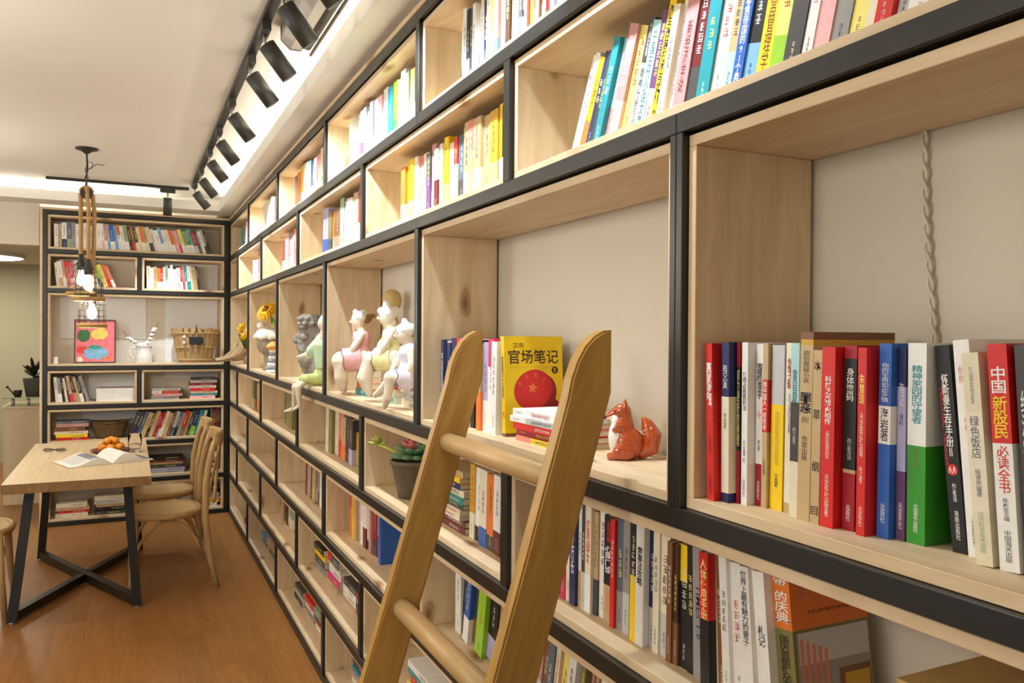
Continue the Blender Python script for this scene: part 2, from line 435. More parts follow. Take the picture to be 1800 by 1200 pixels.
for k, (a, b, n) in EROWS.items():
    if n == 2:
        rail('post', (XM, 0.015, (ZC(a) + ZC(b)) / 2), (0.03, 0.03, ZC(b) - ZC(a) - 0.0304), eb)
        wood_box_end(eb, XL, XM, ZC(a), ZC(b)); wood_box_end(eb, XM, XR, ZC(a), ZC(b))
    else: wood_box_end(eb, XL, XR, ZC(a), ZC(b))
box('cap_board', ((XL + XR) / 2, 0.114, ZC(8) + 0.0235), (XR - XL + 0.03, 0.23, BT), PINE[0], eb, 0.0008)
box('end_panel', (XL - 0.0235, 0.114, (ZC(8) + 0.0315) / 2 + 0.001), (BT, 0.23, ZC(8) + 0.0295), PINEZX, eb, 0.0008)
# white boards fixed to the wall behind the end bookcase
def backboard(x0, x1, z0, z1, label):
    tag(box('wall_board', ((x0 + x1) / 2, L + 0.236, (z0 + z1) / 2), (x1 - x0, 0.007, z1 - z0), WHITE, bevel=0.001), label, 'panel', 'white boards behind the end bookcase')
backboard(-1.17, -0.585, 1.36, 1.70, 'white wall board behind the painting and the jug')
backboard(-0.45, -0.06, 1.05, 1.98, 'tall white wall board behind the slatted basket')
backboard(-0.98, -0.66, 0.90, 1.09, 'white wall board behind the white paper box')
backboard(-1.02, -0.52, 0.60, 0.83, 'white wall board behind the brown oval basket')

# ------------------------------------------------------------------ books
PAL = {n: srgb(*c) for n, c in dict(
    white=(238, 236, 230), cream=(232, 222, 196), ivory=(226, 216, 186), tan=(196, 168, 122), brown=(128, 84, 50), chocolate=(70, 46, 34),
    black=(30, 28, 28), charcoal=(70, 68, 66), grey=(150, 148, 144), silver=(196, 196, 194), red=(212, 38, 36), crimson=(160, 24, 40), maroon=(104, 30, 32),
    salmon=(222, 128, 110), pink=(236, 178, 178), magenta=(214, 44, 104), rose=(196, 140, 138), orange=(228, 122, 46), yellow=(246, 206, 24), lemon=(240, 228, 120),
    gold=(204, 160, 50), olive=(126, 118, 66), lime=(150, 200, 50), green=(56, 150, 44), sage=(150, 170, 140), teal=(30, 140, 150), cyan=(170, 214, 214),
    sky=(120, 170, 214), blue=(44, 96, 180), navy=(38, 44, 92), purple=(104, 66, 110), lilac=(178, 172, 210), slate=(90, 104, 116)).items()}
def cm(c):
    return mat('cover_' + c, PAL[c], 0.42, 0, 0.04, 60, 0.45)
def ink(c):
    return mat('ink_' + c, PAL[c], 0.5, 0, 0.02, 60)
DARKSET = {'black', 'navy', 'charcoal', 'maroon', 'chocolate', 'brown', 'red', 'crimson', 'magenta', 'teal', 'blue', 'purple', 'green', 'olive', 'slate', 'salmon', 'rose'}
ORD = ['first', 'second', 'third', 'fourth', 'fifth', 'sixth', 'seventh', 'eighth', 'ninth', 'tenth', 'eleventh', 'twelfth', 'thirteenth', 'fourteenth', 'fifteenth',
       'sixteenth', 'seventeenth', 'eighteenth', 'nineteenth', 'twentieth', 'twenty-first', 'twenty-second', 'twenty-third', 'twenty-fourth', 'twenty-fifth', 'twenty-sixth',
       'twenty-seventh', 'twenty-eighth', 'twenty-ninth', 'thirtieth', 'thirty-first', 'thirty-second', 'thirty-third', 'thirty-fourth', 'thirty-fifth', 'thirty-sixth',
       'thirty-seventh', 'thirty-eighth', 'thirty-ninth', 'fortieth', 'forty-first', 'forty-second', 'forty-third', 'forty-fourth']

def parse(tok):
    """'white/red@.3' -> bands from the bottom: [(0,.3,red),(.3,1,white)]"""
    if '/' not in tok: return [(0, 1, tok)]
    a, b = tok.split('/'); f = 0.35
    if '@' in b: b, f = b.split('@'); f = float(f)
    return [(0, f, b), (f, 1, a)]

def book(bands, T, H, D, loc, lean=0.0, rz=0.0, lying=0, texts=None, greek=True, rnd=random, name='book', cover_print=None):
    """local frame: spine on x=0 facing -x, thickness along y, height z; lean tips the top towards +y"""
    mb = MB(); t = 0.0011; g = 0.0
    for z0, z1, c in bands:
        m = cm(c); a, b = z0 * H, z1 * H
        mb.box(0, t, -T / 2, T / 2, a, b, m)
        mb.box(t, D, -T / 2, -T / 2 + t, a, b, m)
        mb.box(t, D, T / 2 - t, T / 2, a, b, m)
    ang = R(lean)
    z = loc[2] + (T / 2) * abs(math.sin(ang)) + 0.0004
    if lying:
        o = mb.build(name, None, (loc[0], loc[1], loc[2] + T / 2 + 0.0003), (PI / 2 * lying, 0, rz))
    else:
        o = mb.build(name, None, (loc[0], loc[1], z), (-ang, 0, rz))
    pg = MB(); pg.box(t + 0.0002, D - 0.002, -T / 2 + t + 0.0001, T / 2 - t - 0.0001, 0.0012, H - 0.0012, PAGES); pg.build('pages', o)
    e = -0.00025; u = (0, -1, 0); v = (0, 0, 1)
    base = lambda f: next((c for a, b, c in bands if a <= f <= b), bands[-1][2])
    if texts:
        for j, (s, f0, f1, c, wf, bold) in enumerate(texts):
            pr = MB()
            if not s.startswith('>'): put_text(pr, s, (e, 0, f0 * H), u, v, T * wf, (f1 - f0) * H, ink(c), True, bold)
            else: put_text(pr, s[1:], (e, T * wf / 2, (f0 + f1) / 2 * H), (0, 0, -1), (0, -1, 0), (f1 - f0) * H, T * wf, ink(c), False, bold)
            pr.build('title' if j == 0 else 'small_print', o)
    elif greek:
        f0 = rnd.uniform(0.42, 0.5); f1 = rnd.uniform(0.72, 0.92); cb = base((f0 + f1) / 2)
        c = rnd.choice(('white', 'cream', 'lemon')) if cb in DARKSET else rnd.choice(('black', 'charcoal', 'navy', 'red', 'maroon'))
        w = min(T * 0.62, 0.013); pr = MB()
        put_greek(pr, (e, 0, f0 * H), u, v, w, (f1 - f0) * H, ink(c), rnd); pr.build('title', o)
        if rnd.random() < 0.7 and T > 0.008:
            cb = base(0.12); c = 'cream' if cb in DARKSET else 'charcoal'; pr = MB()
            put_greek(pr, (e, 0, 0.07 * H), u, v, w * 0.5, 0.14 * H, ink(c), rnd); pr.build('small_print', o)
    if cover_print:
        pr = MB(); cover_print(pr, T, H, D); pr.build('cover_print', o)
    return o

def colname(bands):
    cs = []
    for a, b, c in reversed(bands):
        if c not in cs: cs.append(c)
    return ' and '.join(cs[:2])

NAMED = {}
def fill(toks, a, b, hrange, lean, pos, where, group, rz=0.0, D=(0.135, 0.15), recess=(0.045, 0.06), seed=1, tw=(0.7, 1.35), start=0, special=None):
    """stand a run of books side by side from a to b (image left to right = decreasing coordinate)
       pos(s, r) gives the world location of running coordinate s at recess r"""
    rnd = random.Random(seed); toks = toks.split() if isinstance(toks, str) else toks
    wts = [rnd.uniform(*tw) if not (special and i in special and 'w' in special[i]) else special[i]['w'] for i in range(len(toks))]; tot = sum(wts); span = a - b; s = a
    for i, (tk, w) in enumerate(zip(toks, wts)):
        T = span * w / tot; ln = lean(i / max(1, len(toks) - 1)) if callable(lean) else lean
        c = math.cos(R(ln)); Tt = T * c - 0.0006
        H = rnd.uniform(*hrange); d = rnd.uniform(*D); rc = rnd.uniform(*recess)
        texts = None; cp = None
        if special and i in special:
            texts = special[i].get('t'); H = special[i].get('H', H); cp = special[i].get('cp')
        o = book(parse(tk), Tt, H, d, pos(s - T / 2, rc), ln, rz, 0, texts, True, rnd, cover_print=cp)
        cn = colname(parse(tk))
        tag(o, f'{cn} book, {ORD[start + i]} from left, {where}', 'book', group)
        s -= T
def longpos(k): return lambda s, r: (r, s, ZF(k))
def endpos(k): return lambda s, r: (-s, L + r, ZF(k))
def lb(row, bay): return f'long bookcase {row} row, {bay} bay from corner'

# --- tall row, bay nearest the camera: measured book by book
# (bands, X, Y of left edge, thickness, height, lean, texts, label)
TB = [
 ('red', .024, .888, .015, .218, 2.0, [('赢家逻辑', .60, .88, 'white', .76, .02), ('高原', .3, .42, 'maroon', .35, 0), ('出版社', .04, .16, 'maroon', .45, 0)], 'bright red paperback with white title, leftmost in the tall camera-side bay'),
 ([(0, .06, 'navy'), (.06, .66, 'cream'), (.66, 1, 'navy')], .034, .871, .0155, .220, 0.4, [('赵己心灵', .71, .86, 'white', .62, .005), ('作者著', .46, .56, 'charcoal', .35, 0)], 'navy and cream paperback right of the bright red one'),
 ([(0, .33, 'crimson'), (.33, .85, 'black'), (.85, 1, 'crimson')], .046, .8545, .007, .219, 0.2, [('成为更好的经理', .36, .84, 'lemon', .8, .005)], 'thin black and crimson paperback with pale yellow title'),
 ('white', .047, .8462, .012, .220, 0, [('使命必胜胜利法', .58, .82, 'black', .66, .008), ('主编', .3, .4, 'charcoal', .35, 0), ('社', .26, .29, 'charcoal', .5, 0), ('出版社', .05, .16, 'charcoal', .4, 0)], 'slim white paperback with narrow black title beside a red one'),
 ('white/crimson@.26', .060, .8335, .013, .218, -.4, [('国药准字', .66, .88, 'black', .8, .02), ('+', .54, .59, 'pink', .8, .02), ('作著', .34, .41, 'charcoal', .4, 0), ('出版社', .04, .16, 'white', .4, 0)], 'white paperback with dark red foot and bold black title'),
 ([(0, .46, 'tan'), (.46, .78, 'red'), (.78, 1, 'tan')], .058, .8198, .010, .219, -.5, [('像中国人一样思考', .47, .77, 'white', .72, .005), ('出版', .2, .3, 'maroon', .4, 0)], 'tan paperback with a red title block and white characters'),
 ('silver/yellow@.64', .063, .809, .0225, .217, -.8, [('中国农民调查小说的故事', .27, .60, 'gold', .36, 0), ('作者编著', .14, .22, 'black', .3, 0)], 'thick paperback with silver top and yellow wrapper'),
 ([(0, .06, 'tan'), (.06, 1, 'cream')], .064, .785, .0155, .220, -.8, [('领军之制', .73, .91, 'crimson', .72, .016), ('为什么我们无法制胜', .47, .70, 'charcoal', .32, 0)], 'cream paperback with dark red title and tan cover side'),
 ([(0, .32, 'ivory'), (.32, .66, 'charcoal'), (.66, 1, 'cyan')], .054, .7655, .0145, .220, -.5, [('金克拉自传', .64, .85, 'black', .6, .005), ('作者', .42, .52, 'silver', .4, 0)], 'paperback with pale blue top, dark middle and cream foot'),
 ([(0, .93, 'tan'), (.93, .96, 'gold'), (.96, 1, 'brown')], .051, .7495, .021, .234, -1.2, [('原创悬疑小说', .73, .90, 'chocolate', .5, 0), ('罪恶', .57, .68, 'black', .92, .02), ('刘生红', .52, .55, 'chocolate', .6, 0), ('作家出版', .32, .45, 'chocolate', .45, 0)], 'taller brown paperback with large black characters'),
 ('tan', .050, .727, .0145, .212, -1.0, [('本', .88, .94, 'chocolate', .8, .01), ('草', .60, .66, 'chocolate', .8, .01), ('纲', .30, .36, 'chocolate', .8, .01), ('目', .05, .10, 'chocolate', .8, .01)], 'tan paperback with four dark round characters'),
 ('red', .049, .7105, .0205, .216, -.5, [('科技之光薪火相传', .57, .84, 'white', .5, .008), ('上海科技馆建设纪实', .38, .54, 'cream', .3, 0), ('出版社编著', .06, .3, 'cream', .3, 0)], 'wide red paperback with white title in the middle of the row'),
 ([(0, .31, 'crimson'), (.31, .33, 'tan'), (.33, .93, 'black'), (.93, 1, 'crimson')], .061, .688, .0185, .218, -.6, [('身体密码', .70, .88, 'white', .62, .01), ('作者译', .38, .5, 'silver', .35, 0), ('出版社', .05, .14, 'white', .35, 0)], 'black paperback with crimson foot and white title'),
 ('red', .053, .6605, .0125, .216, -.3, [('朱慧琼', .70, .86, 'lemon', .6, .005), ('出版社编', .42, .66, 'cream', .4, 0), ('作者', .28, .37, 'cream', .4, 0), ('出版社', .05, .16, 'cream', .4, 0)], 'slim red paperback with pale sides left of the blue book'),
 ([(0, .485, 'blue'), (.485, .68, 'white'), (.68, 1, 'blue')], .067, .644, .0165, .221, -.6, [('你的生命如此多情', .70, .90, 'white', .6, 0), ('海岩著', .50, .67, 'black', .68, .005), ('出版社', .08, .18, 'white', .4, 0)], 'bright blue paperback with a white band'),
 ([(0, .36, 'purple'), (.36, .80, 'lilac'), (.80, 1, 'navy')], .077, .6265, .012, .216, 0, [('海记', .70, .82, 'white', .6, 0), ('海岩', .60, .66, 'navy', .5, 0), ('出版社', .06, .2, 'white', .4, 0)], 'slim purple and lilac paperback between blue and green books'),
 ('white/green@.49', .078, .6135, .0235, .222, 0, [('精神家园的守望者', .60, .89, 'teal', .58, .012), ('陈生著', .38, .47, 'olive', .25, 0), ('中国青年出版社', .06, .2, 'white', .25, 0)], 'thick paperback with white top and grass green lower half'),
 ([(0, 1, 'black')], .088, .565, .0175, .220, 6.2, [('怀斯曼生存手册Ⅱ', .46, .86, 'white', .5, .012), ('作者译', .24, .33, 'white', .28, 0), ('海南出版社', .06, .2, 'white', .3, 0)], 'leaning black paperback with white and red lettering'),
 ('white', .085, .545, .0185, .226, 5.2, [('约绝', .80, .88, 'salmon', .6, 0), ('作者', .58, .64, 'salmon', .3, 0), ('出版社', .05, .18, 'charcoal', .3, 0)], 'leaning white paperback with faint pink title'),
 ([(0, .25, 'ivory'), (.25, .72, 'cream'), (.72, 1, 'ivory')], .065, .523, .0185, .213, 5.0, [('绿色饭店', .50, .70, 'slate', .55, .005), ('陆诤岚编著', .32, .45, 'slate', .32, 0), ('辽宁科学技术出版', .06, .25, 'sage', .35, 0), ('>LUSEFANDIAN', .76, .93, 'slate', .22, 0)], 'leaning pale yellow paperback with grey characters'),
 ([(0, .56, 'white'), (.56, 1, 'red')], .068, .5005, .0205, .222, 4.2, [('中国', .78, .90, 'white', .72, .015), ('新股民', .58, .77, 'yellow', .75, .015), ('必读全书', .34, .55, 'red', .62, .008), ('陈火金主编', .22, .32, 'charcoal', .3, 0), ('中国海关出版', .04, .18, 'charcoal', .35, 0)], 'leaning paperback with red top, yellow characters and white lower half'),
 ('charcoal', .072, .4765, .018, .222, 4.0, [('经济学', .5, .8, 'white', .6, 0)], 'leaning dark grey paperback at the right end of the tall row'),
 ('white', .068, .4555, .020, .212, 4.0, None, 'white paperback leaning last in the camera-side tall bay'),
]
def sas_print(pr, T, H, D):
    e = -0.0003; m = ink('red')
    put_text(pr, 'PERSONAL TRAINER', (e, 0.0025 + T * .27, .60 * H), (0, 0, -1), (0, -1, 0), .38 * H, T * .2, m, False, .012)
    # red disc with two running figures
    n = 20; pr.quad([(e, T * .36 * math.cos(2 * PI * i / n), .395 * H + T * .36 * math.sin(2 * PI * i / n)) for i in range(n)][::-1], m)
    for s in (-1, 1):
        put_text(pr, '人', (e - .0002, s * T * .14, .375 * H), (0, -1, 0), (0, 0, 1), T * .26, T * .5, ink('white'), False, .02)
    put_text(pr, 'SAS', (e, T * .2, .80 * H), (0, 0, -1), (0, -1, 0), .07 * H, T * .3, ink('white'), False, .02)
for i, (bd, X, Yl, T, H, ln, tx, lab) in enumerate(TB):
    bd = parse(bd) if isinstance(bd, str) else bd
    tag(book(bd, T - .0008, H, .143 if X < .09 else .138, (X, Yl - T / 2, ZF(4)), ln, 0, 0, tx, True, random.Random(i), cover_print=sas_print if bd == [(0, 1, 'black')] else None),
        lab, 'book', 'books in the tall camera-side bay')

# --- second row, bay nearest the camera: leaning run
SB = 'white/white white/white yellow/orange navy charcoal teal cyan/rose rose/pink lemon charcoal/silver@.62 cyan purple/pink yellow ivory white rose maroon/charcoal teal white tan/cyan blue black/sky yellow lemon/lime@.3 charcoal white tan/pink@.5 grey lime/lemon@.7 cream white/red@.55 charcoal/silver lilac/white white silver/lilac white/red'
SP = {0: dict(t=[('子夜茶馆故事', .4, .9, 'charcoal', .6, .005)]), 9: dict(t=[('精神分析引论', .06, .58, 'charcoal', .6, .008), ('世界名著', .68, .95, 'silver', .4, 0)]), 10: dict(t=[('中国古代小说文库', .04, .92, 'slate', .6, .012)]),
      12: dict(t=[('汽车改装技术与实例', .17, .93, 'black', .74, .018), ('第二版', .03, .13, 'black', .6, .01)], H=.198), 15: dict(t=[('新经济学说', .2, .8, 'maroon', .4, 0)]),
      20: dict(t=[('打造零售帝国的91个奥秘', .03, .9, 'white', .6, .01)]), 22: dict(t=[('经营管理学', .1, .8, 'maroon', .5, 0)]), 33: dict(t=[('东', .35, .6, 'black', .7, .02)]),
      14: dict(t=[('世界文学史', .2, .85, 'grey', .5, 0)])}
fill(SB, 1.345, .50, (.172, .192), lambda f: -27 + 13 * min(1, f * 2.2), longpos(6), lb('second', 'sixth'), 'books in the second row of the long bookcase', recess=(.05, .06), seed=4, special=SP)
G = lambda r: f'books in the {r} row of the long bookcase'
# --- top row
fill('white/navy black white black/white charcoal white white/slate ivory navy/slate cream tan lemon/cream cyan salmon/slate@.3 white silver/white chocolate tan white charcoal/slate black/silver pink orange brown/tan tan brown/grey pink red cyan slate navy/white lemon white/red red/white white',
     1.91, 1.29, (.172, .196), -2, longpos(7), lb('top', 'fifth'), G('top'), seed=11)
fill('cyan/white cream white white/purple@.4 silver grey lilac/white white pink/white white teal lime/green lemon/pink white sage/white lemon/white charcoal/silver white', 3.03, 2.16, (.172, .196), lambda f: -1 - 8 * max(0, f - .55), longpos(7), lb('top', 'fourth'), G('top'), seed=12)
fill('brown orange yellow/white cream/sky sky/white charcoal/white pink/white salmon/pink cream/sage charcoal/brown white', 4.15, 3.30, (.172, .196), -2, longpos(7), lb('top', 'third'), G('top'), seed=13)
fill('silver/white white ivory sage/white pink/rose grey/rose lilac/white silver', 5.20, 4.46, (.172, .196), -1, longpos(7), lb('top', 'second'), G('top'), seed=14)
fill('sage teal grey/slate pink/white cyan/white yellow/white tan', 6.42, 5.66, (.165, .19), -2, longpos(7), lb('top', 'first'), G('top'), seed=15)
# --- second row
fill('grey/white orange/pink yellow/lemon yellow/lemon white/cyan salmon/white cream charcoal/purple@.6 rose/white white/maroon@.5 cream yellow/lemon ivory red/cream@.6 slate/charcoal tan tan/silver salmon/tan@.6 tan/cream tan gold/tan yellow/white black/pink tan/white',
     2.40, 1.575, (.168, .192), -1, longpos(6), lb('second', 'fifth'), G('second'), seed=21)
fill('lilac/blue olive/charcoal orange/sage brown/salmon sage grey/cyan cream tan/white crimson/pink white/sage', 3.50, 2.74, (.155, .2), -3, longpos(6), lb('second', 'fourth'), G('second'), seed=22)
fill('red/white pink/white grey/pink white salmon/rose orange/cream sage', 4.50, 3.92, (.16, .195), -4, longpos(6), lb('second', 'third'), G('second'), seed=23)
fill('white pink red/orange pink/white lemon sage/green', 5.64, 5.12, (.15, .19), -4, longpos(6), lb('second', 'second'), G('second'), seed=24)
# --- fourth row (under the tall row)
def parade_cover(pr, T, H, D):
    y = -T / 2 - .0003
    def rc(a, b, c, d, m, k=0): pr.quad([(a * D, y - k, c * H), (b * D, y - k, c * H), (b * D, y - k, d * H), (a * D, y - k, d * H)], m)
    rc(.04, .98, .04, .60, ink('grey')); rc(.06, .97, .40, .60, ink('silver'), .0001)
    for i in range(5): rc(.08 + .075 * i, .12 + .075 * i, .16 + .03 * (i % 2), .56 - .02 * i, ink('salmon'), .0002)
    rc(.55, .97, .06, .34, ink('brown'), .0002); rc(.62, .95, .20, .30, ink('gold'), .0003); rc(.06, .52, .05, .18, ink('chocolate'), .0003)
    put_text(pr, '庄严的', (.34 * D, y, .80 * H), (1, 0, 0), (0, 0, 1), .5 * D, .12 * H, ink('salmon'), False, .02)
    put_greek(pr, (.8 * D, y, .72 * H), (0, 0, -1), (-1, 0, 0), .03 * H, .6 * D, ink('black'), random.Random(4))
DB = 'slate crimson magenta cream navy white/tan charcoal/silver cream/white tan/charcoal white/white black/tan@.35 red slate/grey grey/silver silver/grey black/yellow@.55 white navy/silver cream cream/silver brown chocolate/brown yellow/black@.7 black grey red/black@.5 cream brown white white white cream/white white/crimson@.25 orange/olive@.62'
DS = {4: dict(w=1.3, t=[('吃今方长', .3, .9, 'white', .55, .01)]), 7: dict(w=1.2, t=[('红男绿女', .45, .85, 'red', .6, .01)]), 10: dict(w=1.7, t=[('心理门诊', .46, .72, 'white', .8, .02), ('女性健康', .75, .95, 'red', .4, .01), ('心理咨询师', .08, .32, 'salmon', .4, 0)]), 14: dict(t=[('货币战争', .35, .62, 'charcoal', .6, .01), ('经典', .7, .9, 'blue', .7, .01)]),
      16: dict(w=1.3, t=[('商事法攻略', .5, .82, 'black', .7, .02)]), 24: dict(w=1.5, t=[('>TIMES 1.0', .3, .72, 'navy', .42, .01)]), 25: dict(w=1.2, t=[('人体使用手册', .5, .95, 'lemon', .7, .015)]), 26: dict(t=[('学思堂', .75, .97, 'charcoal', .6, .01)]),
      30: dict(w=1.2, t=[('世界上最有魅力的妻子', .45, .97, 'black', .62, .01), ('出版社', .06, .18, 'charcoal', .4, 0)]), 32: dict(w=1.3, t=[('札记', .5, .64, 'black', .62, .01), ('教科文', .06, .2, 'white', .4, 0)]),
      33: dict(w=1.9, cp=parade_cover, t=[('庄严的庆典', .66, .99, 'white', .75, .015), ('国庆首都群众游行纪事', .12, .58, 'black', .55, .015)], H=.204)}
fill(DB, 1.385, .755, (.188, .203), lambda f: -1 + 8 * max(0, f - .62) / .38, longpos(3), lb('fourth', 'sixth'), G('fourth'), seed=31, recess=(.052, .068), special=DS)
fill('cream olive ivory salmon/red tan/orange chocolate charcoal/lilac black/gold@.75 sage/green tan rose', 3.50, 2.735, (.17, .2), -4, longpos(3), lb('fourth', 'fourth'), G('fourth'), seed=32, recess=(.07, .09))
fill('charcoal olive olive', 4.62, 4.33, (.17, .2), -5, longpos(3), lb('fourth', 'third'), G('fourth'), seed=33, recess=(.07, .09))
fill('olive/tan chocolate tan/orange tan salmon/pink sage', 5.72, 5.12, (.17, .2), -7, longpos(3), lb('fourth', 'second'), G('fourth'), seed=34, recess=(.05, .07))
fill('charcoal slate', 6.30, 6.17, (.18, .2), -3, longpos(3), lb('fourth', 'first'), G('fourth'), seed=35)
fill('gold/cream white/black@.2 cream/blue@.25 orange/charcoal@.2 white/maroon@.3', 1.86, 1.66, (.17, .19), -2, longpos(3), lb('fourth', 'fifth'), G('fourth'), seed=36, recess=(.06, .075))
# --- fifth row
fill('white black/charcoal blue/white charcoal/brown lime black/lilac tan cream/white lemon/tan sage', 1.995, 1.56, (.165, .198), lambda f: -11 * min(1, f * 6), longpos(2), lb('fifth', 'fifth'), G('fifth'), seed=41, recess=(.07, .09))
fill('red/orange@.6 yellow tan pink/tan white white/maroon@.4 cream/charcoal@.2 rose crimson/charcoal cream white/magenta@.45', 3.12, 2.70, (.17, .198), 0, longpos(2), lb('fifth', 'fourth'), G('fifth'), seed=42, recess=(.08, .095))
fill('maroon rose cream chocolate tan charcoal/cream grey/charcoal white', 4.02, 3.62, (.16, .195), -7, longpos(2), lb('fifth', 'third'), G('fifth'), seed=43, recess=(.08, .095))
fill('tan brown charcoal/tan', 4.72, 4.52, (.15, .19), -6, longpos(2), lb('fifth', 'second'), G('fifth'), seed=44, recess=(.08, .095))
fill('slate grey/chocolate', 5.78, 5.66, (.17, .19), -4, longpos(2), lb('fifth', 'first'), G('fifth'), seed=45)
fill('black rose/silver brown slate cream orange/white lemon white/cream grey olive/black rose/cream brown cream/rose white lemon charcoal navy/white red', 1.535, 1.14, (.165, .195), -11, longpos(2), lb('fifth', 'fifth'), G('fifth'), seed=46, recess=(.07, .09), start=10)
# --- sixth row
fill('tan brown/salmon tan chocolate cream sage/cream ivory yellow/ivory', 4.90, 4.26, (.165, .19), -10, longpos(1), lb('sixth', 'third'), G('sixth'), seed=51, recess=(.09, .11))

# --- books lying in piles
def pile(toks, x, y, z, where, group, seed=1, Lr=(.185, .21), Tr=(.014, .026), Dr=(.13, .15), rz=0.0, jig=.012):
    rnd = random.Random(seed); toks = toks.split(); n = len(toks)
    for i, tk in enumerate(toks):
        T = rnd.uniform(*Tr); Hh = rnd.uniform(*Lr)
        c, s = math.cos(rz), math.sin(rz); ox, oy = rnd.uniform(0, jig), Hh / 2 + rnd.uniform(-jig, jig)
        o = book(parse(tk), T, Hh, rnd.uniform(*Dr), (x + ox * c - oy * s, y + ox * s + oy * c, z), 0, rz, 1, None, True, rnd)
        tag(o, f'{tk.split("/")[0]} book, {ORD[n - 1 - i]} from top, {where}', 'book', group); z += T + .0005
    return z
P = lambda w, row, bay: f'{w} pile, long bookcase {row} row, {bay} bay from corner'
pile('maroon maroon cream ivory charcoal teal cream navy yellow tan', .055, 1.985, ZF(3), P('only', 'fourth', 'fifth'), 'pile beside the succulent', 61, Tr=(.013, .019))
for j, (y, t) in enumerate([(3.62, 'grey charcoal yellow black'), (3.36, 'tan magenta white cream slate/red'), (3.10, 'rose cream white charcoal'), (2.87, 'maroon charcoal cream red')]):
    pile(t, .07, y, ZF(1), P(ORD[j], 'sixth', 'fourth'), 'piles in the sixth row', 70 + j, Tr=(.018, .034))
for j, (y, t) in enumerate([(2.22, 'lemon red teal white'), (1.97, 'tan tan cream'), (1.72, 'white yellow charcoal cream')]):
    pile(t, .06, y, ZF(1), P(ORD[j], 'sixth', 'fifth'), 'piles in the sixth row', 75 + j, Tr=(.018, .03))
for j, (y, t) in enumerate([(5.30, 'slate cream sky'), (5.04, 'charcoal tan rose chocolate'), (4.78, 'brown silver maroon'), (4.55, 'charcoal rose slate')]):
    pile(t, .08, y, ZF(0), P(ORD[j], 'bottom', 'second'), 'piles in the bottom row', 80 + j, Tr=(.018, .034))
for j, (y, t) in enumerate([(4.10, 'black silver charcoal'), (3.86, 'grey cream red'), (3.62, 'white red black sage'), (3.40, 'maroon charcoal rose')]):
    pile(t, .07, y, ZF(0), P(ORD[j], 'bottom', 'third'), 'piles in the bottom row', 85 + j, Tr=(.018, .034))
for j, (y, t) in enumerate([(2.99, 'cream rose teal charcoal'), (2.74, 'white grey salmon')]):
    pile(t, .08, y, ZF(0), P(ORD[j], 'bottom', 'fourth'), 'piles in the bottom row', 90 + j, Tr=(.018, .03))

# --- the end bookcase (front faces the camera); running coordinate is -x
GE = 'books on the end bookcase'
fill('white/white tan white/navy slate/sage grey white cyan/white white pink/white white ivory white white/pink rose/white silver/sky blue/white sky orange/white@.6 white sage/white chocolate brown/red@.3 charcoal/cream ivory orange/white tan/cream ivory/charcoal white white sky/white white white orange/white pink rose/magenta lemon/white sage/white green/white sky/white crimson/silver charcoal white silver/charcoal black',
     1.195, .125, (.165, .195), lambda f: 1 + 15 * max(0, min(1, (f - .15) / .5)), endpos(7), 'top row of end bookcase', GE, rz=PI / 2, seed=101, special={})
fill('cream white/tan tan/white red/salmon magenta/pink rose white/pink pink rose silver/white sky/white lime/charcoal lemon orange/red salmon/white', 1.18, .79, (.165, .195), lambda f: 6 + 15 * f, endpos(6), 'second row, left bay of end bookcase', GE, rz=PI / 2, seed=102)
fill('cream white tan orange/white red/white cream sage/white white white white/silver white/pink red/white salmon/red teal/cyan white/teal ivory tan tan chocolate', .585, .205, (.155, .19), lambda f: 1 + 9 * max(0, f - .3), endpos(6), 'second row, right bay of end bookcase', GE, rz=PI / 2, seed=103)
fill('white grey/white black cream navy/charcoal tan/red@.3 maroon/rose charcoal/tan tan black/white silver/maroon grey', 1.185, .965, (.175, .2), lambda f: 5 + 11 * f, endpos(3), 'fourth row, left bay of end bookcase', GE, rz=PI / 2, seed=104)
fill('charcoal navy slate tan olive/black tan crimson red/silver cream tan brown silver/slate slate/black grey red/brown tan charcoal navy/lime teal cream/slate', .715, .20, (.18, .205), lambda f: -21 + 5 * f, endpos(2), 'fifth row of end bookcase', GE, rz=PI / 2, seed=105)
fill('slate maroon crimson/maroon charcoal', .122, .052, (.195, .21), 2, endpos(2), 'right end of fifth row of end bookcase', GE, rz=PI / 2, seed=106)
def epile(toks, xl, k, where, seed, Lr=(.17, .2), Tr=(.016, .026)):
    """pile on the end bookcase, spines towards the camera, left end at x = xl"""
    rnd = random.Random(seed); toks = toks.split(); n = len(toks); z = ZF(k)
    for i, tk in enumerate(toks):
        T = rnd.uniform(*Tr); Hh = rnd.uniform(*Lr)
        o = book(parse(tk), T, Hh, rnd.uniform(.13, .15), (xl + rnd.uniform(-.006, .012), L + .05 + rnd.uniform(0, .02), z), 0, PI / 2, 1, None, True, rnd)
        tag(o, f'{tk.split("/")[0]} book, {ORD[n - 1 - i]} from top, {where}', 'book', GE); z += T + .0005
epile('grey rose red/white silver', -.55, 3, 'low pile, fourth row of end bookcase', 110, Lr=(.19, .21))
epile('pink teal cream red white crimson silver charcoal', -.28, 3, 'tall pile, fourth row of end bookcase', 111, Lr=(.18, .2))
epile('red yellow cream brown rose slate', -1.19, 2, 'left pile, fifth row of end bookcase', 112, Lr=(.2, .22), Tr=(.016, .03))
epile('silver lilac charcoal tan maroon black', -.55, 1, 'left pile, sixth row of end bookcase', 113, Lr=(.22, .24))
epile('white charcoal cream black tan white cream', -.27, 1, 'right pile, sixth row of end bookcase', 114, Lr=(.18, .2))
epile('black cream grey black', -1.19, 1, 'far left pile, sixth row of end bookcase', 115, Lr=(.2, .22))
